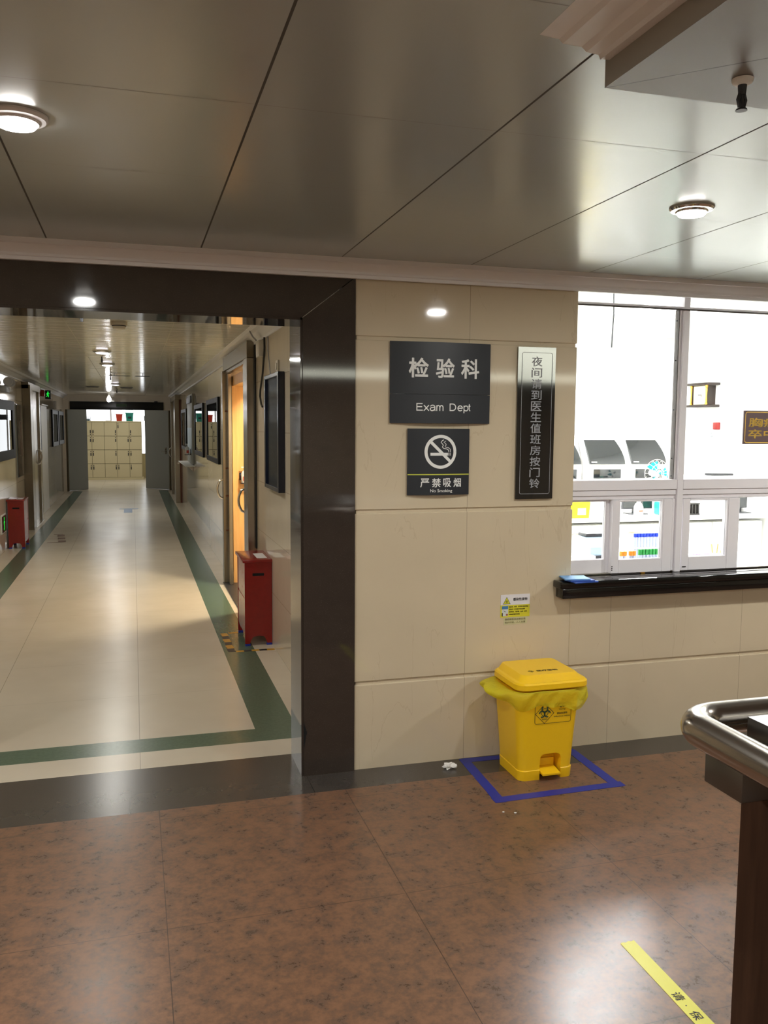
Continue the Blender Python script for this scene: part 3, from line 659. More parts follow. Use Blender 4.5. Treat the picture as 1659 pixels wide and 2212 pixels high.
# yellow distance tape with text
t = thing('distance_tape', 'yellow floor tape strip printed with black Chinese characters', 'floor marking', (1.45, -1.9, 0))
m = MB(); A = [(1.428, -1.549), (1.436, -1.545), (1.447, -1.5485), (1.458, -1.544), (1.468, -1.547), (1.478, -1.5435)]
m.loft([[(x, y, 0.0003) for x, y in A] + [(1.4755, -2.42, 0.0003), (1.4225, -2.42, 0.0003)], [(x, y, 0.0012) for x, y in A] + [(1.4755, -2.42, 0.0012), (1.4225, -2.42, 0.0012)]])
m.build('strip', 'tape_yellow', t, smooth=False)
m = MB(); tf = lambda u, v: (v, -u, 0.0016)
for ch, u in (('请', 1.797), ('保', 1.880), ('持', 1.963), ('距', 2.046), ('离', 2.129)): text(m, ch, u, u + 0.036, 1.434, 1.465, tf, 0.012)
for u in (1.853, 1.937, 2.02, 2.103): strip2d(m, [(u, 1.4475), (u + 0.004, 1.4475)], 0.004, tf)
m.build('lettering', 'ink', t, smooth=False)

# ================================================================== WINDOW AND LEDGE
t = thing('counter_ledge', 'polished black granite counter ledge under the laboratory window', 'counter', (3.3, 0, 0.86))
m = MB(); m.box(1.968, 4.9, -0.082, -0.001, 0.826, 0.8605, 0.006, 3); m.box(2.067, 4.9, -0.002, 0.16, 0.828, 0.8605); m.build('top_slab', 'granite_black', t)
m = MB(); m.box(1.984, 4.9, -0.074, -0.001, 0.776, 0.826, 0.004); m.build('front_apron', 'granite_black', t)
wn = sthing('window_1', (3.4, 0.07, 0.86))
def prof(x0, x1, y0, y1, z0, z1, name='window_frame', mat='upvc', par=wn, bev=0.002): 
    mm = MB(); mm.box(x0, x1, y0, y1, z0, z1, bev, 1); return mm.build(name, mat, par)
prof(2.062, 4.9, 0.05, 0.10, 2.206, 2.217, 'head'); prof(2.062, 4.9, 0.05, 0.12, 2.275, 2.2995, 'head'); prof(2.062, 4.9, 0.045, 0.05, 2.198, 2.206, 'seal', 'seal')
for x in (2.69, 3.56, 4.43): prof(x, x + 0.035, 0.048, 0.12, 0.861, 2.2745, 'mullion')
for a, b in ((2.062, 2.689), (2.726, 3.559), (3.596, 4.429), (4.466, 4.9)):
    prof(a, b, 0.05, 0.12, 1.292, 1.343, 'transom'); prof(a, b, 0.056, 0.12, 1.2635, 1.2905, 'track_head'); prof(a, b, 0.062, 0.12, 1.243, 1.262, 'track_head')
    prof(a, b, 0.06, 0.12, 0.861, 0.868, 'track_sill', 'steel')
    mm = MB(); mm.box(a, b, 0.085, 0.09, 1.343, 2.205); mm.build('pane', 'glass', wn)
    prof(b - 0.016, b, 0.058, 0.10, 0.868, 1.243, 'jamb_profile')
    prof(b - 0.012, b, 0.062, 0.11, 1.343, 2.205, 'glazing_bead'); prof(b - 0.0145, b - 0.0125, 0.066, 0.10, 1.343, 2.205, 'seal', 'seal')
    for zz in (1.36, 1.45, 1.70, 1.95, 2.15):
        mm = MB(); mm.lathe([(0.001, 0.0), (0.0035, 0.0), (0.0035, 0.003), (0.001, 0.003)], (b - 0.017, 0.085, zz), 8, (0, -1, 0)); mm.build('glazing_screw', 'dark', wn)
def sash(x0, x1, y, pl, pr, par=wn, z0=0.866, z1=1.242, p0=0.936, p1=1.236-0.004, nm='sash'):
    mm = MB()
    mm.box(x0, pl, y, y + 0.028, z0, z1, 0.0015, 1); mm.box(pr, pr + 0.007, y + 0.002, y + 0.026, z0, z1); mm.box(pr + 0.008, x1, y, y + 0.028, z0, z1, 0.0015, 1)
    mm.box(pl, pr, y, y + 0.028, z0, p0, 0.0015, 1); mm.box(pl, pr, y, y + 0.028, p1 - 0.0, z1, 0.0015, 1)
    s_ = mm.build(nm, 'upvc', par)
    mm = MB(); mm.box(pl, pr, y + 0.012, y + 0.016, p0, p1); mm.build('pane', 'glass', s_)
    mm = MB(); mm.box(x0 + 0.004, x1 - 0.002, y + 0.004, y + 0.02, z0 - 0.005, z0); mm.build('sash_brush', 'seal', s_); return s_
s1 = sash(1.98, 2.345, 0.088, 2.02, 2.300); s2 = sash(2.322, 2.672, 0.056, 2.366, 2.61)
mm = MB()
for zz in (0.884, 0.893, 0.902): mm.lathe([(0.0008, 0), (0.003, 0), (0.003, 0.001), (0.0008, 0.001)], (2.3275, 0.056, zz), 8, (0, -1, 0))
mm.build('drain_hole', 'void', s2)
s3 = sash(2.735, 3.082, 0.056, 2.778, 3.005); s4 = sash(2.75, 3.10, 0.088, 2.80, 3.022)
sash(3.62, 3.98, 0.056, 3.665, 3.90); sash(4.05, 4.42, 0.088, 4.1, 4.36)
mm = MB(); mm.box(2.742, 2.762, 0.052, 0.056, 0.884, 0.888); mm.build('latch', 'dark', s3)
mm = MB(); mm.box(2.495, 2.52, 0.052, 0.058, 0.8615, 0.866); mm.build('latch', 'brass', s2)

t = thing('priority_sign', 'brown sign with gold characters fixed to the upper window glass', 'sign', (3.3, 0.08, 1.52))
m = MB(); m.box(3.098, 3.54, 0.076, 0.0845, 1.524, 1.702, 0.001, 1); m.build('plate', 'brown_sign', t)
m = MB(); text(m, '胸痛优先', 3.128, 3.50, 1.614, 1.664, front(0.0752), 0.018); text(m, '卒中优先', 3.128, 3.50, 1.554, 1.603, front(0.0752), 0.018); m.build('lettering', 'gold_letter', t, smooth=False)
m = MB(); a, b, c, d, rr = 3.108, 3.53, 1.533, 1.693, 0.01
strip2d(m, [(a + rr, c), (b - rr, c), (b - rr*.3, c + rr*.3), (b, c + rr), (b, d - rr), (b - rr*.3, d - rr*.3), (b - rr, d), (a + rr, d), (a + rr*.3, d - rr*.3), (a, d - rr), (a, c + rr), (a + rr*.3, c + rr*.3), (a + rr, c)], 0.0035, front(0.0752)); m.build('border_line', 'gold_letter', t, smooth=False)
# blue leaflets on the ledge
for i, (x0, y0, rot, w, d, mt, lab) in enumerate(((2.082, -0.075, 4, 0.13, 0.10, 'blue_paper2', 'dark blue folded leaflet at the bottom of the pile on the ledge'), (2.072, -0.070, -4, 0.125, 0.095, 'blue_paper2', 'deep blue leaflet in the middle of the pile on the ledge'), (2.055, -0.058, -10, 0.125, 0.10, 'blue_paper', 'light blue leaflet lying on top of the pile on the ledge'))):
    m = MB(); z0 = 0.8608 + i*0.0062; ra = math.radians(rot); cc, sc_ = math.cos(ra), math.sin(ra)
    pts_ = [(-w/2, -d/2), (w/2, -d/2), (w/2, d/2), (-w/2, d/2)]
    for k in (0, 1):
        zz = z0 + k*0.003; q = [(x0 + px_*cc - py_*sc_, y0 + px_*sc_ + py_*cc) for px_, py_ in pts_]
        m.prism([(x, y, zz) for x, y in q], (0, 0, 0.0024))
    m.box(*[q[0][0], q[0][0] + 0.002, q[0][1] + 0.01, q[0][1] + 0.012], z0 + 0.0005, z0 + 0.005)
    tag(m.build('leaflet', mt, loc=(x0, y0, z0), smooth=False), lab, 'leaflet', 'blue leaflets on the ledge')

# ================================================================== LABORATORY
m = MB(); m.quad((2.0, 0.09, 0), (5.8, 0.09, 0), (5.8, 4.6, 0), (2.0, 4.6, 0)); struct('floor_laboratory', m, 'labfloor', smooth=False)
m = MB(); m.box(1.95, 5.9, 0.1, 4.7, 2.6, 2.65); struct('ceiling_laboratory', m, 'labwall', smooth=False)
m = MB(); m.box(1.95, 5.9, 4.6, 4.7, 0, 2.6); struct('wall_laboratory_back', m, 'labwall', smooth=False)
m = MB(); m.box(5.8, 5.9, 0.1, 4.6, 0, 2.6); struct('wall_laboratory_right', m, 'labwall', smooth=False)
m = MB(); m.box(1.96, 2.02, 0.1, 4.6, 0, 2.6); struct('wall_laboratory_left', m, 'labwall', smooth=False)
for x, y in ((2.9, 1.35), (4.6, 0.9), (2.8, 3.2), (4.25, 2.6)):
    t = thing('light_panel', 'square lit ceiling panel in the laboratory', 'ceiling light', (x, y, 2.6), 'laboratory ceiling panels')
    m = MB(); m.box(x - 0.32, x + 0.32, y - 0.32, y + 0.32, 2.585, 2.5995, 0.003); m.build('frame', 'white', t)
    m = MB(); m.box(x - 0.29, x + 0.29, y - 0.29, y + 0.29, 2.58, 2.5848); m.build('diffuser', 'panel_lit', t)
    L = bpy.data.lights.new('panel_tube', 'AREA'); L.shape = 'SQUARE'; L.size = 0.56; L.energy = LAB_W; L.color = (0.97, 0.99, 1.0)
    o = bpy.data.objects.new('tube', L); C.objects.link(o); o.parent = t; o.location = (0, 0, -0.025)
# service counter just inside the window
t = thing('service_counter', 'white service counter directly inside the sliding windows', 'counter', (3.3, 0.4, 0))
m = MB(); m.box(2.03, 5.0, 0.165, 0.62, 0.825, 0.8605, 0.003); m.build('worktop', 'white', t)
m = MB(); m.box(2.05, 5.0, 0.18, 0.58, 0, 0.825); m.build('cabinet_base', 'white', t)
# bench along the back
t = thing('laboratory_bench', 'long white laboratory bench holding the analysers', 'bench', (4.2, 3.5, 0))
m = MB(); m.box(2.3, 5.78, 3.0, 4.58, 0.77, 0.80, 0.003); m.build('worktop', 'white', t)
for i in range(6):
    xa = 2.4 + i*0.56; m = MB(); m.box(xa, xa + 0.53, 3.03, 4.4, 0.08, 0.74, 0.004); cb = m.build('cupboard', 'white', t)
    m = MB(); m.box(xa + 0.2, xa + 0.33, 3.005, 3.03, 0.66, 0.675, 0.002); m.build('handle', 'steel', cb)
m = MB(); m.box(2.4, 5.7, 3.06, 4.3, 0, 0.08); m.build('plinth', 'dark', t)
# analysers
def analyser(x, label):
    t = thing('blood_analyser', label, 'analyser', (x, 4.05, 0.8), 'laboratory analysers')
    y = 3.98
    m = MB(); m.prism([(x - 0.235, y - 0.02, 0.8), (x - 0.235, y - 0.02, 1.22), (x - 0.235, y + 0.10, 1.53), (x - 0.235, y + 0.45, 1.53), (x - 0.235, y + 0.45, 0.8)], (0.47, 0, 0)); m.build('housing', 'white', t)
    m = MB(); n = 6
    L_ = [(x - 0.175 - 0.02*(i/n), y - 0.028 + 0.125*(i/n)**1.5, 1.245 + 0.262*(i/n)) for i in range(n + 1)]; R_ = [(x + 0.225 - 0.075*(i/n)**2, y - 0.028 + 0.125*(i/n)**1.5, 1.245 + 0.262*(i/n)) for i in range(n + 1)]
    m.loft([[a, b, (b[0], b[1] + 0.03, b[2]), (a[0], a[1] + 0.03, a[2])] for a, b in zip(L_, R_)]); m.build('smoked_cover', 'smoked', t)
    m = MB(); m.box(x - 0.13, x + 0.18, y - 0.03, y - 0.018, 1.10, 1.195, 0.003); m.build('sampling_bay', 'smoked', t)
    m = MB(); m.box(x - 0.16, x - 0.10, y - 0.036, y - 0.03, 1.262, 1.272); m.build('badge', 'white', t)
    m = MB(); m.box(x - 0.235, x + 0.235, y - 0.12, y - 0.02, 0.8, 1.08, 0.01); m.build('base', 'white', t); return t
analyser(4.58, 'white analyser with smoked cover in the middle of the back bench'); analyser(5.06, 'white analyser with smoked cover beside the desk fan'); analyser(4.08, 'white analyser mostly hidden by the marble wall edge')
# desk fan
t = thing('desk_fan', 'small desk fan with turquoise blades in front of the analysers', 'fan', (4.95, 3.62, 0.8))
fc = Vector((4.93, 3.6, 1.17)); m = MB(); m.lathe([(0.0005, 0), (0.08, 0), (0.075, 0.015), (0.02, 0.025)], (4.93, 3.62, 0.8), 24); m.cyl((4.93, 3.62, 0.82), (4.93, 3.62, 1.1), 0.012); m.build('stand', 'white', t)
m = MB(); m.cyl((4.93, 3.58, 1.17), (4.93, 3.68, 1.17), 0.04, 0.03); m.build('motor', 'white', t)
m = MB()
for k in range(16):
    a = 2*math.pi*k/16; c_, s_ = math.cos(a), math.sin(a); m.tube([(fc.x + c_*0.02, 3.535, fc.z + s_*0.02), (fc.x + c_*0.09, 3.54, fc.z + s_*0.09), (fc.x + c_*0.135, 3.58, fc.z + s_*0.135), (fc.x + c_*0.09, 3.63, fc.z + s_*0.09)], 0.0022, 5)
for rr, yy in ((0.135, 3.58), (0.09, 3.54), (0.05, 3.537)): m.tube([(fc.x + rr*math.cos(2*math.pi*i/32), yy, fc.z + rr*math.sin(2*math.pi*i/32)) for i in range(32)], 0.003, 6, True)
m.build('cage', 'cream_plastic', t)
m = MB()
for k in range(3):
    a0 = 2*math.pi*k/3; m.loft([[(fc.x + r_*math.cos(a0 + q), 3.575 + 0.02*w_, fc.z + r_*math.sin(a0 + q)) for q, w_ in ((-0.4, -1), (0, 0), (0.5, 1))] + [(fc.x + r_*math.cos(a0 + q), 3.578 + 0.02*w_, fc.z + r_*math.sin(a0 + q)) for q, w_ in ((0.5, 1), (0, 0), (-0.4, -1))] for r_ in (0.02, 0.07, 0.12)])
m.build('blade', 'turq', t)
# wall clock on the right wall
t = thing('wall_clock', 'square dark wood wall clock with gilt columns on the laboratory side wall', 'clock', (5.72, 4.0, 1.85))
X = 5.8
m = MB(); m.box(X - 0.10, X, 3.89, 4.16, 1.85, 2.06); m.build('case', 'clock_wood', t)
for z in (1.835, 2.06):
    m = MB(); m.box(X - 0.15, X, 3.815, 4.205, z - 0.004, z + 0.022, 0.006); m.build('moulding', 'clock_wood', t)
m = MB(); m.box(X - 0.105, X - 0.10, 3.91, 4.11, 1.86, 2.05); m.build('face', 'clock_face', t)
for y in (3.885, 4.135):
    m = MB(); m.lathe([(0.014, 0), (0.014, 0.02), (0.009, 0.025), (0.011, 0.05), (0.008, 0.1), (0.011, 0.16), (0.009, 0.175), (0.014, 0.18), (0.014, 0.205)], (X - 0.115, y, 1.854), 12); m.build('column', 'brass', t)
m = MB(); m.box(X - 0.108, X - 0.106, 3.98, 4.035, 1.955, 1.962); m.box(X - 0.108, X - 0.106, 3.975, 3.982, 1.935, 1.96); m.build('hands', 'dark', t)
m = MB(); m.box(5.765, 5.8, 3.79, 3.87, 1.6, 1.675, 0.006); m.build('cover', 'red', None, loc=(5.8, 3.83, 1.63)).name = 'alarm_beacon'
tag(bpy.data.objects['alarm_beacon'], 'small red alarm box on the laboratory wall below the clock', 'alarm')
m = MB(); m.lathe([(0.0005, 0.02), (0.02, 0.02), (0.026, 0.01), (0.026, 0)], (5.8, 3.92, 1.545), 20, (-1, 0, 0)); tag(m.build('wall_button', 'letter_grey', loc=(5.8, 3.92, 1.54)), 'small grey oval button on the wall under the red alarm', 'button')
# hanging cord
m = MB(); m.tube([(2.85, 1.0, 2.598), (2.852, 1.0, 2.4), (2.856, 1.0, 2.3), (2.851, 1.0, 2.2), (2.848, 1.0, 2.10)], 0.0045, 8)
tag(m.build('hanging_cord', 'dark', loc=(2.85, 1.0, 2.1)), 'dark cord hanging from the laboratory ceiling behind the glass', 'cord')
# tubes in racks
def rack(name, label, x0, x1, y0, y1, z0, z1, n):
    t = thing(name, label, 'rack', ((x0 + x1)/2, (y0 + y1)/2, z0), 'test tube racks')
    m = MB(); m.box(x0, x1, y0, y1, z0, z0 + 0.006, 0.001, 1); m.build('base', 'white', t)
    m = MB(); m.box(x0, x1, y0, y1, z1 - 0.006, z1, 0.001, 1); m.build('top_plate', 'white', t)
    for a in (x0, x1 - 0.004):
        m = MB(); m.box(a, a + 0.004, y0, y1, z0 + 0.006, z1 - 0.006); m.build('end_plate', 'white', t)
    return t
def tube_proto(cap, label, group, h=0.1, r=0.0075, caph=0.022):
    t = thing('test_tube', label, 'test tube', (0, 0, 0), group)
    m = MB(); m.lathe([(0.0005, 0), (r*.6, 0.001), (r, 0.008), (r, h - caph + 0.004)], (0, 0, 0), 14); m.build('glass_body', 'tube_body', t)
    m = MB(); m.lathe([(0.0005, h - caph), (r*1.22, h - caph), (r*1.25, h - 0.002), (r*1.1, h), (0.0005, h)], (0, 0, 0), 14); m.build('cap', cap, t); return t
def tubes(cap, group, spots, label, h=0.1, r=0.0075, caph=0.022):
    p = None
    for s_ in spots:
        if p is None: p = tube_proto(cap, label, group, h, r, caph); o = p
        else: o = copy_tree(p)
        o.location = s_; OFF[o.name] = tuple(s_)
rack('tube_rack', 'white rack of blue capped tubes on the service counter', 2.625, 2.815, 0.33, 0.37, 0.875, 0.95, 9)
m = MB(); m.box(2.62, 2.82, 0.32, 0.38, 0.8608, 0.8745, 0.002); tag(m.build('rack_tray', 'white', loc=(2.72, 0.35, 0.861)), 'shallow white tray under the rack of blue capped tubes', 'tray')
tubes('blue_cap', 'blue capped tubes', [(2.645 + 0.0192*i, 0.35, 0.8815) for i in range(9)], 'test tube with a blue cap in the white rack', 0.146, 0.0075, 0.02)
rack('tube_rack', 'white rack of green capped tubes close behind the sliding pane', 2.575, 2.735, 0.205, 0.235, 0.8612, 0.91, 7)
tubes('green_cap', 'green capped tubes', [(2.594 + 0.0205*i, 0.22, 0.8675) for i in range(7)], 'test tube with a green cap behind the sliding pane', 0.092, 0.008, 0.03)
rack('tube_rack', 'white rack of orange capped tubes behind the sliding pane', 2.44, 2.56, 0.174, 0.2, 0.8612, 0.9, 4)
tubes('orange_cap', 'orange capped tubes', [(2.462, 0.187, 0.8675), (2.482, 0.187, 0.8675), (2.517, 0.187, 0.8675), (2.537, 0.187, 0.8675)], 'test tube with an orange cap behind the sliding pane', 0.09, 0.009, 0.024)
rack('tube_rack', 'white rack of purple capped tubes behind the second sliding pane', 2.915, 3.035, 0.20, 0.23, 0.8612, 0.9, 6)
tubes('purple_cap', 'purple capped tubes', [(2.93 + 0.018*i, 0.215, 0.8675) for i in range(6)], 'test tube with a purple cap behind the second sliding pane', 0.055, 0.008, 0.02)
t = thing('swab_cup', 'small cup of wooden spatulas behind the second sliding pane', 'cup', (3.10, 0.25, 0.8608))
m = MB(); m.lathe([(0.0005, 0), (0.02, 0), (0.026, 0.06), (0.024, 0.06), (0.019, 0.004)], (3.09, 0.25, 0.8612), 20); m.build('cup_body', 'white', t)
for dx_, tilt in ((-0.008, -0.006), (0.004, 0.004), (0.012, 0.014)):
    m = MB(); m.tube([(3.09 + dx_, 0.25, 0.87), (3.09 + dx_ + tilt*3, 0.25, 0.97)], 0.004, 8); tag(m.build('wooden_spatula', 'wood_orange', loc=(3.09 + dx_, 0.25, 0.87)), 'wooden spatula standing in the small cup', 'spatula', 'wooden spatulas in the cup')
# tissue box, label printer
t = thing('tissue_box', 'white tissue box with a pulled tissue behind the partly hidden pane', 'tissue box', (2.27, 0.32, 0.861))
m = MB(); m.box(2.21, 2.36, 0.27, 0.37, 0.8612, 0.925, 0.004); m.build('carton', 'paper', t)
m = MB(); m.loft([[(2.285 + 0.05*math.cos(2*math.pi*i/12)*(1 - k*0.3) + 0.004*math.sin(5*i + k), 0.32 + 0.025*math.sin(2*math.pi*i/12)*(1 - k*0.3), 0.925 + k*0.035) for i in range(12)] for k in range(4)]); m.build('pulled_tissue', 'tissue', t)
t = thing('label_printer', 'pale label printer with dark lid on the service counter', 'printer', (2.46, 0.48, 0.861))
m = MB(); m.prism([(2.40, 0.40, 0.8612), (2.40, 0.40, 0.95), (2.40, 0.46, 1.0), (2.40, 0.56, 1.0), (2.40, 0.56, 0.8612)], (0.15, 0, 0)); m.build('housing', 'skyblue', t)
m = MB(); m.box(2.405, 2.545, 0.46, 0.555, 1.0005, 1.02, 0.006); m.build('lid', 'dark', t)
m = MB(); m.box(2.415, 2.535, 0.392, 0.4, 0.885, 0.905); m.build('label_slot', 'dark', t)
# sharps boxes and bottles on the bench
for x, w, lab in ((3.62, 0.19, 'yellow sharps box on the bench next to the marble wall edge'), (3.84, 0.17, 'smaller yellow sharps box standing second along the bench')):
    t = thing('sharps_box', lab, 'sharps box', (x, 3.2, 0.8), 'yellow sharps boxes')
    m = MB(); m.prism([(x - w/2, 3.1, 0.801), (x + w/2, 3.1, 0.801), (x + w/2 + 0.015, 3.1, 1.0), (x - w/2 - 0.015, 3.1, 1.0)], (0, 0.18, 0)); m.build('box_body', 'yellow_box', t)
    m = MB(); m.box(x - w/2 - 0.02, x + w/2 + 0.02, 3.09, 3.29, 1.0, 1.022, 0.005); m.build('lid', 'yellow_box', t)
    m = MB(); m.box(x - 0.03, x + 0.05, 3.096, 3.0995, 0.83, 0.89); m.build('paper_label', 'paper', t)
t = thing('dispenser_bottle', 'white squeeze bottle standing on the bench before a dark screen', 'bottle', (4.43, 3.1, 0.8))
m = MB(); m.lathe([(0.0005, 0), (0.04, 0), (0.042, 0.01), (0.042, 0.09), (0.03, 0.12), (0.018, 0.13), (0.018, 0.15), (0.006, 0.155), (0.004, 0.2)], (4.43, 3.1, 0.8005), 24); m.build('bottle_body', 'white', t)
m = MB(); m.box(4.41, 4.45, 3.0565, 3.058, 0.85, 0.865); m.build('bottle_label', 'coral', t)
def monitor(x, y, w, h, z, label):
    t = thing('computer_monitor', label, 'monitor', (x, y, z), 'monitors on the laboratory bench')
    m = MB(); m.box(x - w/2, x + w/2, y, y + 0.03, z + 0.05, z + 0.05 + h, 0.005); m.build('screen_housing', 'dark', t)
    m = MB(); m.box(x - w/2 + 0.012, x + w/2 - 0.012, y - 0.002, y, z + 0.062, z + 0.038 + h); m.build('screen', 'smoked', t)
    m = MB(); m.box(x - 0.03, x + 0.03, y + 0.03, y + 0.05, z, z + 0.15); m.box(x - 0.09, x + 0.09, y - 0.04, y + 0.1, z, z + 0.008); m.build('stand', 'dark', t)
monitor(4.56, 3.32, 0.32, 0.24, 0.8, 'dark computer screen behind the white squeeze bottle'); monitor(5.62, 3.2, 0.14, 0.26, 0.8, 'narrow dark screen at the far end of the bench')
m = MB(); m.loft([rrect(5.40, 5.46, 3.04, 3.13, 0.02, 0.8005), rrect(5.40, 5.46, 3.04, 3.13, 0.02, 0.815), rrect(5.41, 5.45, 3.05, 3.12, 0.015, 0.826)]); tag(m.build('computer_mouse', 'dark', loc=(5.43, 3.08, 0.8)), 'dark computer mouse on the bench by the narrow screen', 'mouse')
t = thing('sample_rack', 'black slotted sample rack on the bench behind the second pane', 'rack', (4.95, 3.2, 0.8))
m = MB(); m.box(4.94, 5.10, 3.12, 3.2, 0.8005, 0.815); m.build('base', 'black', t)
for k in range(5):
    m = MB(); m.box(4.945 + k*0.034, 4.957 + k*0.034, 3.12, 3.2, 0.815, 0.9); m.build('post', 'black', t)
m = MB(); m.box(4.94, 5.10, 3.12, 3.2, 0.9, 0.912); m.build('top_rail', 'black', t)
m = MB(); m.box(4.72, 4.9, 3.15, 3.3, 0.8005, 0.92, 0.012); tag(m.build('storage_tub', 'teal', loc=(4.81, 3.2, 0.8)), 'green plastic tub on the bench behind the second pane', 'tub')
t = thing('bench_instrument', 'white boxy instrument on the bench under the clock', 'instrument', (5.5, 3.6, 0.8))
m = MB(); m.box(5.25, 5.74, 3.35, 3.75, 0.8005, 1.15, 0.012); m.build('housing', 'white', t)
m = MB(); m.box(5.3, 5.69, 3.345, 3.35, 1.02, 1.05); m.build('air_slot', 'letter_grey', t)
m = MB(); m.box(5.42, 5.66, 3.38, 3.5, 1.1515, 1.172, 0.004); tag(m.build('keyboard', 'dark', loc=(5.54, 3.44, 1.15)), 'dark keyboard lying on top of the white instrument', 'keyboard')

# ================================================================== CORRIDOR
XL, XR, YE = -1.60, 0.957, 18.4
GX0, GX1 = 0.59, 0.81; HX0, HX1 = -1.42, -1.21
m = MB(); q = lambda a, b, c, d: m.quad((a, c, 0), (b, c, 0), (b, d, 0), (a, d, 0))
q(XL, XR, 0.275, 0.487); q(XL, HX0, 0.487, YE); q(HX1, GX0, 0.672, YE); q(GX1, XR, 0.487, YE); q(XL, XR + 0.4, YE, 24.0); q(-2.8, XL, YE, 24.0); q(XR + 0.4, 2.2, YE, 24.0)
q(XR, 1.9, 2.9, 5.6)
m.mi = 1; q(HX0, GX1, 0.487, 0.672); q(HX0, HX1, 0.672, YE); q(GX0, GX1, 0.672, YE)
struct('floor_corridor', m, ['floor_cream', 'floor_green'], smooth=False)
m = MB(); m.box(XL - 0.05, XR + 0.05, 0.26, YE, 2.34, 2.38); struct('ceiling_corridor', m, 'ceil_c', smooth=False)
m = MB()
m.box(XR, XR + 0.2, 0.26, 3.46, 0, 2.34); m.box(XR, XR + 0.2, 5.06, YE, 0, 2.34); m.box(XR, XR + 0.2, 3.46, 5.06, 2.16, 2.34)
struct('wall_corridor_right', m, 'cwall', smooth=False)
m = MB(); m.box(XL - 0.2, XL, 0.2, YE, 0, 2.34); struct('wall_corridor_left', m, 'cwall', smooth=False)
PC = [(0.0, 2.252), (0.012, 2.252), (0.016, 2.27), (0.06, 2.31), (0.09, 2.318), (0.11, 2.34), (0.0, 2.34)]
m = MB(); cornice(m, (XR, 0.26, 0), (XR, YE, 0), (-1, 0, 0), PC); struct('trim_5', m, 'plaster', angle=25)
m = MB(); cornice(m, (XL, 0.26, 0), (XL, YE, 0), (1, 0, 0), PC); struct('trim_6', m, 'plaster', angle=25)
# corridor lights, sprinklers, detector
for y, lab in ((1.95, 'corridor downlight hidden by the granite lintel'), (5.35, 'corridor downlight nearest the portal among those in sight'), (7.2, 'corridor downlight just past the second sprinkler'), (12.4, 'corridor downlight far down near the grey doors')):
    downlight(-0.28, y, 2.34, 'round ' + lab, CORR_W, cool=True, group='corridor downlights', size=0.085)
for y, lab in ((2.15, 'sprinkler head just inside the portal lintel'), (5.9, 'sprinkler head between the two near corridor downlights'), (9.6, 'sprinkler head beside the hanging dark strip'), (14.8, 'sprinkler head near the bare bulb')):
    sprinkler(-0.3, y, 2.34, 'dark ' + lab, 'corridor sprinkler heads', 0.075)
t = thing('smoke_detector', 'round cream smoke detector on the corridor ceiling', 'smoke detector', (-0.08, 2.75, 2.34))
m = MB(); m.lathe([(0.0005, 0), (0.058, 0), (0.06, -0.008), (0.058, -0.028), (0.0005, -0.028)], (-0.08, 2.75, 2.34), 32); m.build('base', 'cream_plastic', t)
m = MB(); m.lathe([(0.05, -0.028), (0.05, -0.034), (0.0005, -0.034)], (-0.08, 2.75, 2.34), 32); m.build('vent_ring', 'dark', t)
m = MB(); m.lathe([(0.048, -0.034), (0.042, -0.05), (0.02, -0.055), (0.0005, -0.055)], (-0.08, 2.75, 2.34), 32); m.build('cap', 'cream_plastic', t)
m = MB(); m.box(-0.34, -0.02, 9.35, 9.42, 2.316, 2.322); m.box(0.05, 0.25, 9.3, 9.36, 2.312, 2.318); m.box(-0.25, -0.24, 9.38, 9.39, 2.32, 2.34); m.box(0.15, 0.16, 9.33, 9.34, 2.317, 2.34)
tag(m.build('loose_ceiling_strip', 'dark', loc=(-0.1, 9.4, 2.32)), 'dark loose strip hanging under the corridor ceiling', 'ceiling strip')
t = thing('bare_bulb', 'bare glowing bulb hanging near the end of the corridor', 'light bulb', (-0.5, 16.6, 2.34))
m = MB(); m.cyl((-0.5, 16.6, 2.34), (-0.5, 16.6, 2.27), 0.02); m.build('socket', 'white', t)
m = MB(); m.lathe([(0.018, 0), (0.03, -0.03), (0.05, -0.07), (0.052, -0.1), (0.035, -0.135), (0.0005, -0.145)], (-0.5, 16.6, 2.27), 20); m.build('bulb', 'lamp_face', t)
L = bpy.data.lights.new('bare_bulb_light', 'POINT'); L.energy = CORR_W * 0.5; L.shadow_soft_size = 0.06; L.color = (0.95, 0.95, 1.0); o = bpy.data.objects.new('glow', L); C.objects.link(o); o.parent = t; o.location = (0, 0, -0.3)
for x, y, lab in ((-0.72, 13.6, 'square vent in the corridor ceiling nearer the left wall cornice'), (-0.1, 13.8, 'square vent in the corridor ceiling beside the third downlight')):
    t = thing('ceiling_vent', lab.replace('left wall cornice', 'exit sign'), 'vent', (x, y, 2.34), 'corridor ceiling vents')
    m = MB(); m.box(x - 0.12, x + 0.12, y - 0.12, y + 0.12, 2.328, 2.3395, 0.003); m.build('frame', 'letter_grey', t)
    m = MB()
    for k in range(5): m.box(x - 0.1, x + 0.1, y - 0.09 + k*0.04, y - 0.07 + k*0.04, 2.322, 2.328)
    m.build('slat', 'dark', t)

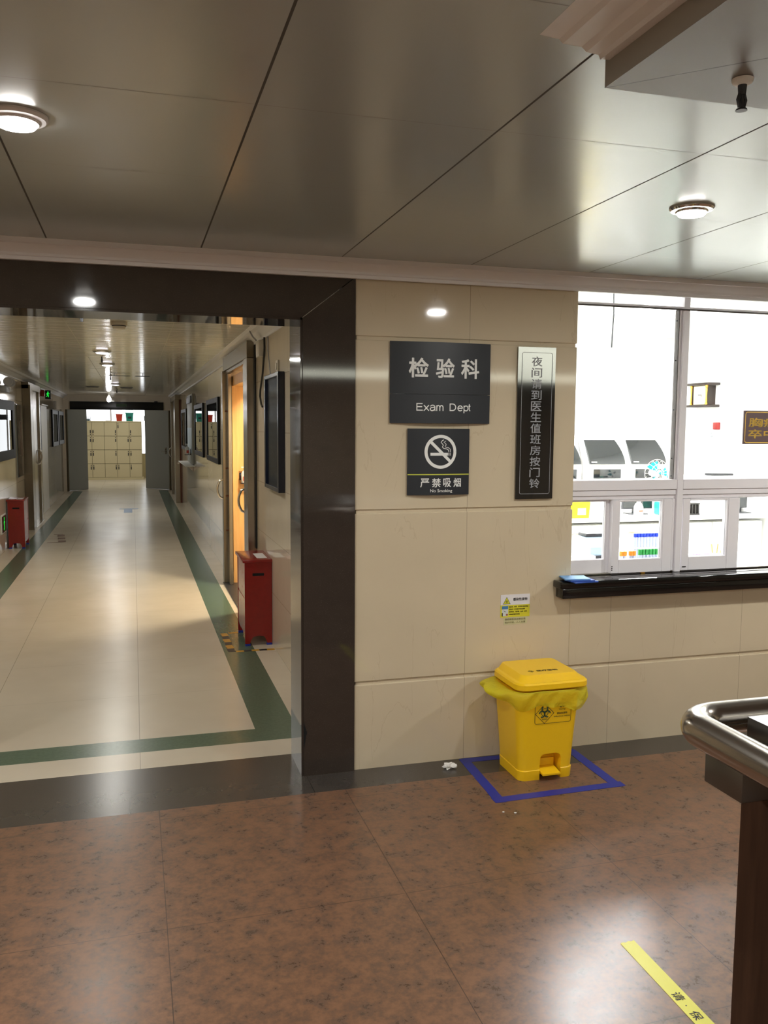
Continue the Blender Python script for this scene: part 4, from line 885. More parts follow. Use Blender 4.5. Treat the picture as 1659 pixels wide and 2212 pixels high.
# steel sliding door set in the right wall
d1 = sthing('door_1', (0.9, 4.2, 0))
FX = 0.885
def part(name, mat, par, *b, bev=0.003): 
    mm = MB(); mm.box(*b, bev, 1); return mm.build(name, mat, par)
part('door_header', 'steel_dark', d1, FX, XR - 0.001, 3.22, 5.12, 2.15, 2.285); part('door_post', 'steel', d1, FX, XR - 0.001, 3.22, 3.44, 0.0, 2.149)
part('door_post', 'steel_dark', d1, FX - 0.02, XR - 0.001, 5.0, 5.12, 0.0, 2.149); part('door_track', 'steel', d1, FX + 0.012, FX + 0.05, 3.45, 4.99, 2.12, 2.149)
part('threshold', 'dark', d1, FX - 0.03, XR + 0.1, 3.45, 5.05, 0.0003, 0.014)
part('wall_seal', 'black', d1, XR - 0.015, XR - 0.001, 3.19, 3.218, 0.61, 2.25)
lf = part('sliding_leaf', 'steel', d1, FX + 0.02, FX + 0.055, 3.445, 3.64, 0.015, 2.118)
def bow_handle(par, x, y, z0, z1, out, mat='chrome', r=0.011, sgn=-1):
    mm = MB(); n = 10; pts_ = [(x, y, z0)] + [(x + sgn*out*math.sin(math.pi*(0.18 + 0.64*i/n))/1.0, y, z0 + 0.015 + (z1 - z0 - 0.03)*i/n) for i in range(n + 1)] + [(x, y, z1)]
    mm.tube(pts_, r, 10); return mm.build('handle', mat, par, angle=70)
bow_handle(lf, FX + 0.02, 3.57, 0.87, 1.075, 0.055)
lf2 = part('sliding_leaf', 'steel', d1, FX + 0.02, FX + 0.055, 4.85, 4.998, 0.015, 2.118)
bow_handle(d1, FX - 0.02, 5.06, 0.87, 1.065, 0.055)
mm = MB()
for z in (0.55, 0.9, 1.18, 1.75): mm.lathe([(0.001, 0), (0.009, 0), (0.009, 0.003), (0.001, 0.003)], (FX + 0.012, 5.0, z), 10, (0, -1, 0))
mm.build('rivet', 'rust', d1)
# wooden lining of the far jamb and side room
m = MB(); m.box(XR + 0.001, XR + 0.26, 5.0, 5.07, 0.0, 2.0, 0.002, 1); m.box(XR + 0.001, XR + 0.26, 3.46, 5.0, 2.0, 2.1, 0.002, 1); m.box(XR + 0.001, XR + 0.05, 4.97, 5.0, 0, 2.0)
struct('trim_7', m, 'wood_orange', smooth=False)
m = MB(); m.box(XR + 0.2, 1.95, 5.5, 5.56, 0, 2.34); m.box(XR + 0.2, 1.95, 2.84, 2.9, 0, 2.34); m.box(1.9, 1.955, 2.9, 5.5, 0, 2.34)
struct('wall_side_room', m, 'cwall', smooth=False)
m = MB(); m.box(XR + 0.19, 1.95, 2.84, 5.56, 2.34, 2.38); struct('ceiling_side_room', m, 'white', smooth=False)
t = thing('side_room_lamp', 'warm ceiling lamp in the room behind the sliding steel door', 'ceiling light', (1.5, 4.0, 2.34))
m = MB(); m.lathe([(0.0005, 0), (0.12, 0), (0.13, -0.02), (0.1, -0.05), (0.0005, -0.06)], (1.5, 4.0, 2.34), 28); m.build('lamp_shade', 'lamp_face', t)
L = bpy.data.lights.new('side_room_bulb', 'AREA'); L.shape = 'DISK'; L.size = 0.3; L.energy = ROOM_W; L.color = (1.0, 0.86, 0.62); o = bpy.data.objects.new('bulb', L); C.objects.link(o); o.parent = t; o.location = (0, 0, -0.07)
def pump_bottle(x, y, z, s, label, holder=True, axis='y'):
    t = thing('sanitizer_bottle', label, 'bottle', (x, y, z), 'white sanitizer pump bottles')
    m = MB(); m.lathe([(0.0005, 0), (0.032*s, 0), (0.034*s, 0.006*s), (0.034*s, 0.10*s), (0.02*s, 0.125*s), (0.012*s, 0.13*s), (0.012*s, 0.142*s), (0.0005, 0.142*s)], (x, y, z), 24); m.build('bottle_body', 'white', t)
    m = MB(); m.cyl((x, y, z + 0.142*s), (x, y, z + 0.165*s), 0.005*s, n=10); m.box(x - 0.03*s, x + 0.01*s, y - 0.006*s, y + 0.006*s, z + 0.165*s, z + 0.175*s); m.build('pump', 'white', t)
    m = MB(); m.box(x - 0.015*s, x + 0.02*s, y - 0.035*s, y - 0.0335*s, z + 0.02*s, z + 0.07*s); m.build('bottle_label', 'coral', t); return t
pump_bottle(1.07, 4.955, 1.035, 0.92, 'white pump bottle hanging on the honey wood door lining')
t = thing('bottle_holder', 'dark blue bracket holding the pump bottle on the wood lining', 'holder', (1.07, 4.97, 1.03))
m = MB(); m.box(1.025, 1.115, 4.99, 4.999, 1.06, 1.135, 0.003); m.build('back_plate', 'board_navy', t)
m = MB(); m.box(1.03, 1.11, 4.915, 4.99, 1.026, 1.033, 0.002); m.build('tray', 'board_navy', t)

# boards
def board(name, label, y0, y1, z0, z1, side, frame='board_black', fw=0.05, proud=0.035, face='glass', grp='framed corridor boards', sheets='paper'):
    s = -1 if side == 'R' else 1; X_ = XR if side == 'R' else XL
    t = thing(name, label, 'notice board', (X_, (y0 + y1)/2, z0), grp)
    xa, xb = X_ + s*0.001, X_ + s*proud
    m = MB(); m.box(xa, xb, y0, y0 + fw, z0, z1, 0.003, 1); m.box(xa, xb, y1 - fw, y1, z0, z1, 0.003, 1); m.box(xa, xb, y0 + fw, y1 - fw, z0, z0 + fw*.55, 0.003, 1); m.box(xa, xb, y0 + fw, y1 - fw, z1 - fw*.55, z1, 0.003, 1); m.build('frame', frame, t)
    m = MB(); m.box(xa, X_ + s*proud*.45, y0 + fw, y1 - fw, z0 + fw*.5, z1 - fw*.5); m.build('backing', sheets, t)
    m = MB(); m.box(X_ + s*proud*.62, X_ + s*proud*.7, y0 + fw, y1 - fw, z0 + fw*.5, z1 - fw*.5); m.build('glazing', face, t)
    return t
M['board_paper'] = P('board_sheet', 'a89a7c', 0.15)
M['board_grey'] = P('grey_board_sheet', '8d938f', 0.2)
M['board_white'] = P('pale_blue_board_sheet', 'd3dde2', 0.2)
b1 = board('notice_board', 'navy framed notice board of printed text just inside the portal', 1.84, 2.47, 1.165, 1.96, 'R', 'board_navy', 0.05, 0.045, face='glass_matt', sheets='board_white')
m = MB(); fx = lambda u, v: (XR - 0.045*.46, -u, v)
for k in range(12): text(m, '检验科标本采集须知以及注意事项', -2.36, -1.95 - 0.05*((k*7) % 3), 1.80 - 0.045*k - 0.011, 1.80 - 0.045*k + 0.011, fx, 0.01)
m.build('printed_text', 'ink', b1, smooth=False)
m = MB(); m.polys([(XR - 0.0205, y, z) for y, z in ((1.89, 1.2), (2.42, 1.2), (2.42, 1.26), (2.3, 1.24), (2.2, 1.28), (2.1, 1.235), (2.0, 1.3), (1.89, 1.25))], [tuple(range(8))]); m.build('skyline_print', 'blue_print', b1, smooth=False)
m = MB(); m.polys([(XR - 0.0205, y, z) for y, z in ((1.89, 1.87), (2.42, 1.84), (2.42, 1.93), (1.89, 1.93))], [(0, 1, 2, 3)]); m.build('heading_band', 'blue_print', b1, smooth=False)
board('notice_board', 'black framed glass board beside the sliding steel door', 6.2, 7.8, 1.165, 1.935, 'R', 'board_black', 0.11, 0.03, sheets='board_paper')
board('notice_board', 'black framed glass board second from the sliding steel door', 8.45, 10.15, 1.165, 1.925, 'R', 'board_black', 0.12, 0.03, sheets='board_paper')
board('notice_board', 'black framed glass board next to the grey panel with the pump bottle', 12.35, 13.95, 1.155, 1.92, 'R', 'board_black', 0.12, 0.03, sheets='board_grey')
t = thing('grey_wall_panel', 'tall grey panel on the wall behind the pale blue poster', 'wall panel', (XR, 11.2, 0.97))
m = MB(); m.box(XR - 0.03, XR - 0.001, 10.6, 11.9, 0.98, 2.13, 0.004); m.build('sheet', 'door_grey', t)
m = MB(); m.box(XR - 0.05, XR - 0.03, 10.7, 11.8, 1.98, 2.1, 0.01); m.build('top_housing', 'dark', t)
m = MB(); m.box(XR - 0.034, XR - 0.0305, 10.72, 11.84, 1.15, 1.575); tag(m.build('poster', 'skyblue', loc=(XR, 11.2, 1.15), smooth=False), 'pale blue poster on the tall grey wall panel', 'poster')
t = thing('wall_shelf', 'small white wall shelf under the grey panel with the poster', 'shelf', (XR, 11, 0.95))
m = MB(); m.box(XR - 0.16, XR - 0.001, 10.4, 12.6, 0.948, 0.962, 0.002, 1); m.build('board', 'white', t)
for y in (10.8, 12.2):
    m = MB(); m.prism([(XR - 0.001, y, 0.945), (XR - 0.12, y, 0.945), (XR - 0.001, y, 0.85)], (0, 0.02, 0)); m.build('bracket', 'steel', t)
pump_bottle(XR - 0.09, 11.0, 1.13, 1.0, 'white pump bottle in front of the pale blue poster')
t = thing('bottle_holder', 'small dark bracket carrying the pump bottle by the poster', 'holder', (XR - 0.08, 11.0, 1.12))
m = MB(); m.box(XR - 0.14, XR - 0.036, 10.95, 11.05, 1.118, 1.128, 0.002); m.build('tray', 'board_navy', t)
m = MB(); m.box(XR - 0.045, XR - 0.036, 10.95, 11.05, 1.12, 1.22, 0.002); m.build('back_plate', 'board_navy', t)
# switch, junction box with cable
t = thing('wall_switch', 'small cream wall switch above the navy notice board', 'switch', (XR, 2.1, 1.98))
m = MB(); m.box(XR - 0.012, XR - 0.001, 2.055, 2.14, 1.965, 2.05, 0.003); m.build('plate', 'cream_plastic', t)
m = MB(); m.box(XR - 0.018, XR - 0.012, 2.075, 2.12, 1.985, 2.03, 0.002); m.build('rocker', 'cream_plastic', t)
t = thing('junction_box', 'cream cable box under the cornice beside the steel door', 'cable box', (XR, 2.75, 2.15))
m = MB(); m.box(XR - 0.05, XR - 0.001, 2.68, 2.84, 2.12, 2.24, 0.004); m.build('housing', 'cream_plastic', t)
m = MB(); m.box(XR - 0.053, XR - 0.05, 2.70, 2.82, 2.14, 2.22); m.build('cover', 'cream_plastic', t)
m = MB(); m.tube([(XR - 0.06, 2.74, 2.24), (XR - 0.08, 2.78, 2.27), (XR - 0.09, 2.85, 2.31), (XR - 0.09, 2.87, 2.338)], 0.006, 8); m.build('conduit', 'letter_grey', t)
m = MB(); m.tube([(XR - 0.02, 2.60, 2.25), (XR - 0.015, 2.63, 2.18), (XR - 0.012, 2.75, 2.0), (XR - 0.012, 2.88, 1.88), (XR - 0.012, 2.90, 1.83), (XR - 0.012, 2.84, 1.77), (XR - 0.012, 2.78, 1.75)], 0.0075, 8)
tag(m.build('loose_cable', 'cable', loc=(XR, 2.75, 2.0)), 'loose black cable hanging down the wall by the steel door', 'cable')
m = MB(); m.tube([(XR - 0.006, 2.52, 2.25), (XR - 0.006, 2.53, 2.16), (XR - 0.006, 2.47, 2.06), (XR - 0.006, 2.42, 1.96)], 0.0035, 6)
tag(m.build('thin_wire', 'letter_grey', loc=(XR, 2.5, 2.1)), 'thin grey wire running down towards the navy notice board', 'wire')

# red extinguisher cabinets
def red_cabinet(x, y, label):
    t = thing('extinguisher_cabinet', label, 'fire cabinet', (x, y, 0), 'red fire cabinets')
    w, d, h = 0.198, 0.455, 0.60
    prof_ = [(-w/2, 0.0), (-w/2, h), (w/2, h), (w/2, 0.0), (w*.32, 0.0)] + [(w*.30 - 0.006, 0.028), (w*.2, 0.05), (0, 0.056), (-w*.2, 0.05), (-w*.30 + 0.006, 0.028)] + [(-w*.32, 0.0)]
    m = MB(); m.prism([(px_, 0.0, pz_ + 0.016) for px_, pz_ in prof_], (0, 0.018, 0)); fp = m.build('end_panel', 'red', t)
    m = MB(); m.prism([(px_, d - 0.018, pz_ + 0.016) for px_, pz_ in prof_], (0, 0.018, 0)); m.build('end_panel', 'red', t)
    m = MB(); m.box(-0.042, 0.042, -0.0012, 0.004, h - 0.083, h - 0.063, 0.0); m.build('hand_slot', 'void', fp)
    for s in (-1, 1):
        xa, xb = (-w/2 + 0.006, -w/2 + 0.018) if s < 0 else (w/2 - 0.018, w/2 - 0.006)
        m = MB(); m.box(xa, xb, 0.018, d - 0.018, 0.075, 0.615); sp = m.build('side_panel', 'red', t)
        for z in (0.09, 0.36):
            m = MB(); m.box(xa - 0.003 if s < 0 else xb, xa if s < 0 else xb + 0.003, 0.03, d - 0.03, z, z + 0.255, 0.002, 1); m.build('access_door', 'red_pale', sp)
    m = MB(); m.box(-w/2 - 0.014, w/2 + 0.004, -0.012, d + 0.012, 0.616, 0.638, 0.003); m.build('top', 'red', t)
    m = MB(); m.box(0.0, 0.075, 0.06, 0.3, 0.638, 0.6388); m.build('paper_notice', 'paper', t)
    for px_, py_ in ((-w/2 + 0.02, 0.012), (w/2 - 0.02, 0.012), (-w/2 + 0.02, d - 0.012), (w/2 - 0.02, d - 0.012)):
        m = MB(); m.box(px_ - 0.019, px_ + 0.019, py_ - 0.012, py_ + 0.012, 0.0, 0.0165, 0.001, 1); m.build('foot', 'tape_blue', t)
    m = MB(); m.box(-w/2 + 0.02, w/2 - 0.02, 0.02, d - 0.02, 0.075, 0.08); m.build('bottom_board', 'red', t)
    for k in t.children: OFF[k.name] = (x, y, 0)
    t.location = (x, y, 0); return t
t0 = thing('tmp', 'x', 'x')
bpy.data.objects.remove(t0)
def at_origin(fn, x, y, label):
    OFF_save = None
    t = fn(0.0, 0.0, label); t.location = (x, y, 0); return t
at_origin(red_cabinet, 0.855, 2.425, 'red fire cabinet with a paper notice on top standing by the steel door')
at_origin(red_cabinet, -1.478, 8.2, 'red fire cabinet standing on the opposite side of the corridor by the steel frame')
# hazard tape around cabinet
t = thing('hazard_tape', 'torn black and amber tape on the floor around the nearer red cabinet', 'floor marking', (0.75, 2.5, 0))
m = MB(); random.seed(2)
for k in range(6):
    m.mi = k % 2; a = 2.29 + k*0.095; tape_strip(m, (0.648, a), (0.642, a + 0.095), 0.05, 0.0012, 0.004, 4)
m.build('long_strip', ['tape_black', 'tape_orange'], t, smooth=False)
m = MB()
for k in range(5):
    m.mi = (k + 1) % 2; a = 0.675 + k*0.055; tape_strip(m, (a, 2.29), (a + 0.055, 2.292), 0.04, 0.0012, 0.004, 4)
m.build('short_strip', ['tape_black', 'tape_orange'], t, smooth=False)
m = MB(); m.mi = 1; tape_strip(m, (0.68, 2.86), (0.755, 2.865), 0.035, 0.0012, 0.004, 4); m.build('torn_end', ['tape_black', 'tape_orange'], t, smooth=False)
t = thing('floor_mark', 'worn brown tape marks on the cream floor past the opposite cabinet', 'floor marking', (-1.0, 9.1, 0))
m = MB(); tape_strip(m, (-1.16, 8.73), (-0.95, 8.73), 0.03); tape_strip(m, (-1.15, 9.65), (-1.02, 9.65), 0.03); m.build('cross_strip', 'tape_brown', t, smooth=False)
for k in range(3):
    m = MB(); tape_strip(m, (-0.97 - 0.03*k, 8.72 + 0.33*k), (-0.985 - 0.03*k, 8.93 + 0.33*k), 0.1, 0.0014); m.build('patch', 'tape_brown', t, smooth=False)
t = thing('floor_sticker', 'pale blue sticker on the middle of the cream corridor floor', 'floor marking', (-0.12, 13.2, 0))
m = MB(); tape_strip(m, (-0.12, 12.75), (-0.12, 13.6), 0.15, 0.0012, 0.001); m.build('square', 'tape_ltblue', t, smooth=False)
m = MB(); tape_strip(m, (-0.28, 13.55), (0.06, 13.5), 0.12, 0.0016, 0.001); m.build('bar', 'tape_ltblue', t, smooth=False)

# second steel door frame on the right wall
d2 = sthing('door_2', (0.9, 15.8, 0))
part('door_post', 'steel_dark', d2, 0.84, XR - 0.001, 14.7, 14.95, 0, 2.149); part('door_post', 'steel_dark', d2, 0.86, XR - 0.001, 17.0, 17.2, 0, 2.149); part('door_header', 'steel_dark', d2, 0.85, XR - 0.001, 14.7, 17.2, 2.15, 2.25)
part('edge_strip', 'rust', d2, 0.93, XR - 0.002, 14.66, 14.699, 0, 2.15)
l2 = part('sliding_leaf', 'steel_dark', d2, 0.905, 0.94, 14.96, 16.99, 0.01, 2.148); bow_handle(l2, 0.86, 16.95, 0.88, 1.1, 0.06)
m = MB(); m.lathe([(0.001, 0), (0.02, 0), (0.02, 0.004), (0.001, 0.004)], (0.9, 14.7, 0.83), 10, (0, -1, 0)); m.build('lock', 'chrome', d2)

# left wall
board('notice_board', 'tall black framed board on the wall above the exit lamp by the floor', 7.3, 9.1, 1.15, 1.92, 'L', 'board_black', 0.22, 0.04, sheets='board_grey')
t = thing('wall_poster', 'tall pale glossy poster between the black framed board and steel door frame', 'poster', (XL, 9.85, 0.85))
m = MB(); m.box(XL + 0.001, XL + 0.012, 9.5, 10.15, 0.85, 1.9); m.build('panel', 'board_grey', t)
m = MB(); m.box(XL + 0.012, XL + 0.014, 9.9, 10.1, 1.15, 1.65); m.build('red_print_patch', 'red_print', t)
m = MB(); m.box(XL + 0.013, XL + 0.018, 9.5, 10.15, 0.86, 1.89); m.build('glazing', 'glass', t)
d3 = sthing('door_3', (-1.55, 10.9, 0))
part('door_post', 'steel_dark', d3, XL + 0.001, XL + 0.12, 10.3, 10.6, 0, 2.21); part('door_post', 'steel_dark', d3, XL + 0.001, XL + 0.09, 11.85, 12.0, 0, 2.149); part('door_header', 'steel_dark', d3, XL + 0.001, XL + 0.1, 10.3, 12.0, 2.15, 2.25)
l3 = part('sliding_leaf', 'steel', d3, XL + 0.03, XL + 0.06, 10.6, 11.2, 0.01, 2.148); l3b = part('sliding_leaf', 'steel', d3, XL + 0.03, XL + 0.06, 11.22, 11.85, 0.01, 2.148)
mm = MB(); n = 10; mm.tube([(XL + 0.06, 11.75, 0.95)] + [(XL + 0.06 + 0.06*math.sin(math.pi*(0.15 + 0.7*i/n)), 11.75, 0.96 + 0.22*i/n) for i in range(n + 1)] + [(XL + 0.06, 11.75, 1.19)], 0.012, 10); mm.build('handle', 'chrome', l3b, angle=70)
part('threshold', 'steel', d3, XL + 0.001, XL + 0.13, 10.6, 11.85, 0.0003, 0.01)
board('notice_board', 'narrow black framed board between the steel frame and the recessed pale door', 12.25, 12.72, 1.16, 1.935, 'L', 'board_black', 0.12, 0.035, sheets='board_grey')
d4 = sthing('door_4', (XL, 13.4, 0))
part('door_leaf', 'cream_plastic', d4, XL + 0.001, XL + 0.02, 12.85, 13.95, 0.002, 1.96); part('door_header', 'steel', d4, XL + 0.001, XL + 0.045, 12.8, 14.0, 1.961, 1.985)
board('notice_board', 'black framed board on the wall after the recessed pale door', 15.05, 16.4, 1.165, 1.92, 'L', 'board_black', 0.16, 0.035, sheets='board_white')
board('notice_board', 'black framed board right before the open grey double doors', 16.6, 18.0, 1.175, 1.918, 'L', 'board_black', 0.16, 0.035, sheets='board_white')
t = thing('alarm_sounder', 'red fire alarm sounder under the cornice beside the lit exit sign', 'alarm', (XL, 12.8, 2.15))
m = MB(); m.box(XL + 0.001, XL + 0.03, 12.74, 12.86, 2.10, 2.24, 0.006); m.build('back_box', 'red_pale', t)
m = MB(); m.box(XL + 0.03, XL + 0.1, 12.75, 12.85, 2.11, 2.23, 0.02); m.build('horn', 'red', t)
t = thing('exit_sign', 'small lit green running man sign hanging under the cornice', 'exit sign', (XL + 0.13, 13.3, 2.15))
m = MB(); m.loft([rrect(XL + 0.06, XL + 0.16, 13.28, 13.32, 0.01, 2.08), rrect(XL + 0.06, XL + 0.16, 13.28, 13.32, 0.01, 2.24)]); m.build('case', 'sign_black', t)
m = MB(); gx, gz = XL + 0.11, 2.16; ff = front(13.2785)
def running_man(mb, gx, gz, s, fn):
    strip2d(mb, [(gx + 0.012*s*math.cos(math.radians(k)) * 0.5 + 0.003*s, gz + 0.045*s + 0.006*s*math.sin(math.radians(k))) for k in range(0, 361, 30)], 0.012*s, fn)
    strip2d(mb, [(gx + 0.002*s, gz + 0.03*s), (gx - 0.004*s, gz - 0.004*s)], 0.02*s, fn)
    strip2d(mb, [(gx - 0.004*s, gz), (gx + 0.014*s, gz - 0.018*s), (gx + 0.008*s, gz - 0.045*s)], 0.01*s, fn); strip2d(mb, [(gx - 0.004*s, gz), (gx - 0.012*s, gz - 0.025*s), (gx - 0.03*s, gz - 0.035*s)], 0.01*s, fn)
    strip2d(mb, [(gx + 0.002*s, gz + 0.028*s), (gx + 0.02*s, gz + 0.014*s), (gx + 0.03*s, gz + 0.02*s)], 0.008*s, fn); strip2d(mb, [(gx, gz + 0.028*s), (gx - 0.018*s, gz + 0.018*s), (gx - 0.024*s, gz + 0.004*s)], 0.008*s, fn)
running_man(m, gx, gz, 1.0, ff); m.build('running_man', 'green_lit', t, smooth=False)
t = thing('low_exit_sign', 'lit green exit lamp low on the wall beside the red cabinet', 'exit sign', (XL, 8.0, 0.35))
m = MB(); m.box(XL + 0.001, XL + 0.012, 7.72, 8.1, 0.24, 0.48, 0.003, 1); m.build('surround', 'white', t)
m = MB(); m.box(XL + 0.012, XL + 0.018, 7.76, 8.06, 0.26, 0.46); m.build('face', 'sign_black', t)
m = MB(); running_man(m, 7.91, 0.35, 1.7, lambda u, v: (XL + 0.0185, u, v)); m.build('running_man', 'green_lit', t, smooth=False)
t = thing('emergency_light', 'grey twin emergency light mounted high on the wall above the board', 'emergency light', (XL, 8.3, 2.15))
m = MB(); m.box(XL + 0.001, XL + 0.06, 8.1, 8.5, 2.02, 2.1, 0.006); m.build('battery_box', 'letter_grey', t)
for y in (8.18, 8.42):
    m = MB(); m.lathe([(0.0005, 0), (0.03, 0.0), (0.055, 0.05), (0.058, 0.07), (0.05, 0.075), (0.0005, 0.072)], (XL + 0.07, y + 0.05, 2.16), 24, (0.25, -1, -0.15)); h_ = m.build('lamp_head', 'letter_grey', t)
    m = MB(); m.cyl((XL + 0.04, y, 2.09), (XL + 0.07, y + 0.03, 2.15), 0.01, n=10); m.build('swivel', 'dark', t)

# far wall with double doors
m = MB(); m.box(XL - 0.2, -1.56, YE, YE + 0.15, 0, 2.34); m.box(0.90, XR + 0.2, YE, YE + 0.15, 0, 2.34); m.box(-1.56, 0.90, YE, YE + 0.15, 1.985, 2.34)
struct('wall_corridor_end', m, 'cwall', smooth=False)
def leaf(name, hx, ang, w, handle):
    d = sthing(name, (hx, YE + 0.1, 0))
    s = 1 if ang < 90 else -1
    c_, s_ = math.cos(math.radians(ang)), math.sin(math.radians(ang)); dr = Vector((c_, s_, 0)); nr = Vector((s_, -c_, 0)) * (1 if s > 0 else -1)
    B = Vector((hx, YE + 0.1, 0))
    def slab(a, b, z0, z1, t0, t1): 
        pts_ = [B + dr*a + nr*t0, B + dr*b + nr*t0, B + dr*b + nr*t1, B + dr*a + nr*t1]; mm = MB(); mm.prism([(p.x, p.y, z0) for p in pts_], (0, 0, z1 - z0)); return mm
    slab(0.0, w, 0.012, 2.06, 0.0, 0.045).build('leaf', 'door_grey', d, smooth=False)
    slab(0.0, w, 0.004, 0.012, 0.01, 0.035).build('bottom_seal', 'black', d, smooth=False)
    slab(-0.03, -0.002, 0.0, 1.99, -0.02, 0.06).build('hinge_post', 'steel_dark', d, smooth=False)
    if handle:
        lk = slab(0.09, 0.15, 0.90, 1.06, 0.045, 0.052).build('lock_plate', 'steel_dark', d, smooth=False)
        slab(0.10, 0.24, 0.945, 0.965, 0.06, 0.09).build('lever', 'steel', d, smooth=False); slab(0.115, 0.14, 1.0, 1.03, 0.052, 0.06).build('cylinder_lock', 'dark', d, smooth=False)
    return d
leaf('door_5', -1.56, 53, 0.70, False); leaf('door_6', 0.895, 128, 0.92, True)
t = thing('overdoor_sign', 'long dark sign board over the open double doors', 'sign', (-0.35, YE, 2.0))
m = MB(); m.box(-1.45, 0.74, YE - 0.05, YE - 0.001, 1.985, 2.18, 0.004); m.build('board', 'sign_black', t)
m = MB(); m.box(-0.38, -0.13, YE - 0.053, YE - 0.05, 2.06, 2.13); m.build('dim_panel', 'ink_green', t)
m = MB(); m.box(0.52, 0.6, YE - 0.07, YE - 0.02, 2.18, 2.205); m.build('closer', 'dark', t)

# lobby beyond
m = MB()
m.box(-2.85, -2.75, YE + 0.15, 24.05, 0, 2.6); struct('wall_lobby_left', m, 'labwall', smooth=False)
m = MB(); m.box(2.15, 2.25, YE + 0.15, 24.05, 0, 2.6); struct('wall_lobby_right', m, 'labwall', smooth=False)
m = MB(); m.box(-2.85, XL - 0.2, YE, YE + 0.15, 0, 2.6); m.box(XR + 0.2, 2.25, YE, YE + 0.15, 0, 2.6); m.box(-2.85, 2.25, YE, YE + 0.15, 2.34, 2.6); struct('wall_lobby_front', m, 'labwall', smooth=False)
m = MB(); m.box(-2.85, 2.25, YE, 24.1, 2.6, 2.65); struct('ceiling_lobby', m, 'white', smooth=False)
M['lobbywall'] = P('cream_lobby_paint', 'd6c692', 0.5)
m = MB(); m.box(-2.75, 2.15, 24.0, 24.1, 0, 0.75); m.box(-2.75, -2.5, 24.0, 24.1, 0.75, 2.6); m.box(1.9, 2.15, 24.0, 24.1, 0.75, 2.6); m.box(-2.5, 1.9, 24.0, 24.1, 2.5, 2.6); struct('wall_lobby_back', m, 'lobbywall', smooth=False)
w2 = sthing('window_2', (-0.3, 24.05, 0.75))
for x in (-2.5, -1.4, -0.66, 0.42, 1.3, 1.86): part('mullion', 'upvc', w2, x, x + 0.04, 24.02, 24.08, 0.75, 2.5)
part('sill', 'upvc', w2, -2.5, 1.9, 23.97, 24.08, 0.735, 0.752); part('head', 'upvc', w2, -2.5, 1.9, 24.02, 24.08, 2.46, 2.5)
m = MB(); m.box(-2.5, 1.9, 24.045, 24.05, 0.75, 2.47); m.build('pane', 'glass', w2)
L = bpy.data.lights.new('window_daylight_portal', 'AREA'); L.shape = 'RECTANGLE'; L.size = 4.4; L.size_y = 1.8; L.cycles.is_portal = True
o = bpy.data.objects.new('window_daylight_portal', L); C.objects.link(o); o.location = (-0.3, 24.15, 1.65); o.rotation_euler = (math.radians(-90), 0, 0)
# lobby ceiling lamp
downlight(-0.4, 21.4, 2.6, 'round ceiling lamp in the lobby beyond the double doors', LOBBY_W, group='lobby lamps', size=0.11)
# lockers
t = thing('locker_bank', 'cream steel locker bank beyond the open double doors', 'lockers', (-0.6, 23.2, 0))
m = MB(); m.box(-1.54, 0.246, 23.02, 23.45, 0.07, 1.72); m.build('carcass', 'locker_seam', t)
m = MB(); m.box(-1.54, 0.246, 22.99, 23.46, 1.7, 1.735, 0.003); m.build('top', 'locker', t)
m = MB(); m.box(-1.54, 0.28, 22.98, 23.45, 0.0, 0.07); m.build('plinth', 'locker', t)
for side in (-1.545, 0.244):
    m = MB(); m.box(side, side + 0.006, 22.99, 23.46, 0.07, 1.7); m.build('side_sheet', 'locker', t)
proto = None
HP = {(0, 0): 1, (1, 0): -1, (2, 0): 1, (3, 0): -1, (4, 0): -1, (0, 1): 1, (1, 1): -1, (2, 1): 1, (3, 1): 1, (4, 1): -1, (0, 2): 1, (1, 2): -1, (2, 2): 1, (3, 2): 1, (4, 2): -1, (0, 3): 1, (1, 3): -1, (2, 3): 1, (3, 3): -1, (4, 3): -1}
for cI in range(5):
    for rI in range(4):
        xa = -1.52 + cI*0.353; zt = 1.70 - rI*0.408
        m = MB(); m.box(xa + 0.004, xa + 0.349, 23.0, 23.015, zt - 0.40, zt - 0.004, 0.002, 1); dd = m.build('door', 'locker', t)
        s = HP[(cI, rI)]; hx = xa + 0.177 + s*0.14; top = rI == 0 and cI != 3
        za, zb = (zt - 0.32, zt - 0.23) if top else (zt - 0.17, zt - 0.08); lz = zt - 0.36 if top else zt - 0.045
        m = MB(); m.box(hx - 0.012, hx + 0.012, 22.985, 23.0, za, zb, 0.002, 1); m.build('handle', 'dark', dd)
        m = MB(); m.lathe([(0.0005, 0.004), (0.014, 0.004), (0.014, 0)], (hx, 23.0, lz), 12, (0, -1, 0)); m.build('lock', 'dark', dd)
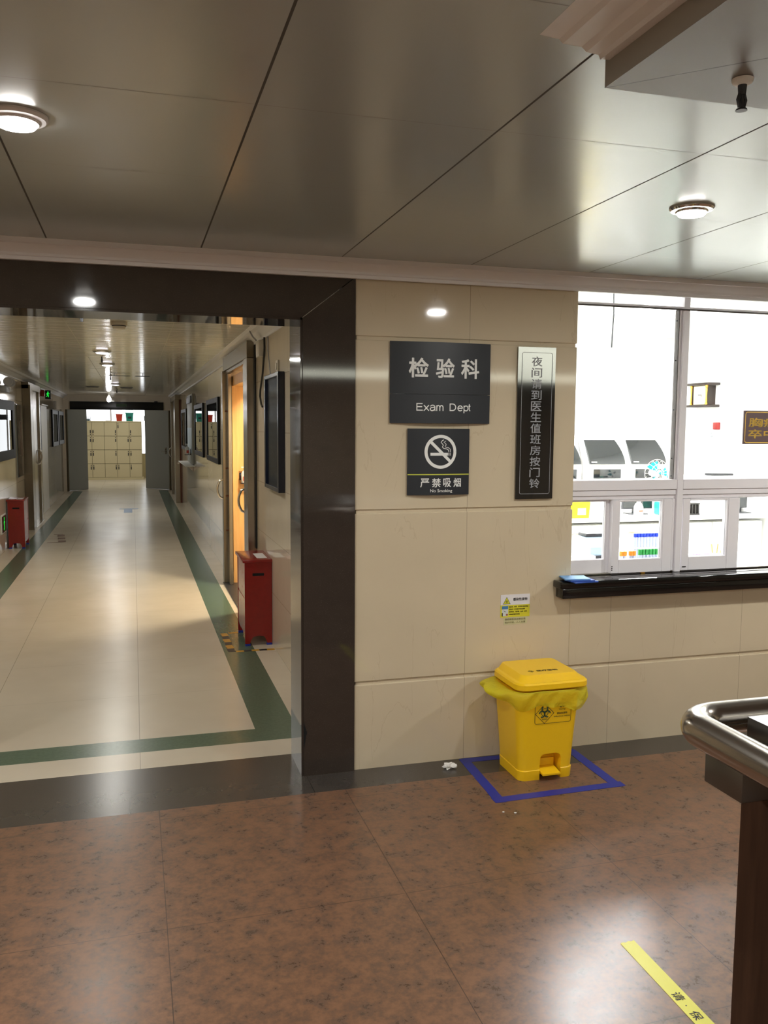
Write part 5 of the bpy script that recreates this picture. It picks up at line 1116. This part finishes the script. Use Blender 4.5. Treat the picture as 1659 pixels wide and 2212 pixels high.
def basket(name, label, x, w, h, mat, lip, cat):
    t = thing(name, label, cat, (x, 23.2, 1.735), 'baskets on the lockers')
    m = MB(); y = 23.2; prof_ = lambda k, z: rrect(x - w/2*k, x + w/2*k, y - 0.12*k, y + 0.12*k, 0.02, z)
    m.loft([prof_(0.82, 1.736), prof_(0.98, 1.736 + h), prof_(0.94, 1.736 + h), prof_(0.79, 1.742)]); m.build('tub', mat, t)
    m = MB(); m.loft([prof_(1.06, 1.736 + h - 0.01), prof_(1.08, 1.736 + h + lip), prof_(0.94, 1.736 + h + lip), prof_(0.94, 1.736 + h - 0.01)], False, False); m.build('rim', mat, t); return t
basket('plastic_basket', 'coral red plastic basket on top of the cream lockers', -0.385, 0.19, 0.2, 'coral', 0.012, 'basket')
tb = basket('plastic_basket', 'teal plastic tub with dark label on top of the cream lockers', -0.09, 0.23, 0.235, 'teal', 0.02, 'basket')
m = MB(); m.box(-0.135, -0.045, 23.065, 23.08, 1.82, 1.87); m.build('dark_label', 'dark', tb)
t = thing('wire_basket', 'dark wire basket on the lockers beside the open door leaf', 'basket', (-1.28, 23.2, 1.735))
m = MB()
for k in range(6): m.box(-1.36 + k*0.032, -1.354 + k*0.032, 23.1, 23.105, 1.736, 1.86); m.box(-1.36 + k*0.032, -1.354 + k*0.032, 23.25, 23.255, 1.736, 1.86)
for z in (1.736, 1.79, 1.85): m.box(-1.36, -1.19, 23.1, 23.105, z, z + 0.008); m.box(-1.36, -1.19, 23.25, 23.255, z, z + 0.008)
for z in (1.736, 1.85):
    for x in (-1.36, -1.194): m.box(x, x + 0.006, 23.1, 23.255, z, z + 0.008)
m.build('wire_grid', 'dark', t)
m = MB(); m.box(-1.34, -1.21, 23.12, 23.24, 1.745, 1.80, 0.01); m.build('folded_cloth', 'skyblue', t)
m = MB(); m.box(-0.78, -0.62, 23.1, 23.3, 1.7355, 1.75, 0.004); tag(m.build('folder', 'locker', loc=(-0.7, 23.2, 1.735)), 'cream folder lying flat on the locker top', 'folder')
t = thing('wall_speaker', 'dark box bracketed above the window edge behind the door leaf', 'box', (0.42, 23.3, 1.7))
m = MB(); m.box(0.33, 0.56, 23.2, 23.4, 1.75, 1.9, 0.006); m.build('housing', 'dark', t)
m = MB(); m.box(0.42, 0.46, 23.4, 24.02, 1.80, 1.84); m.build('bracket', 'dark', t)
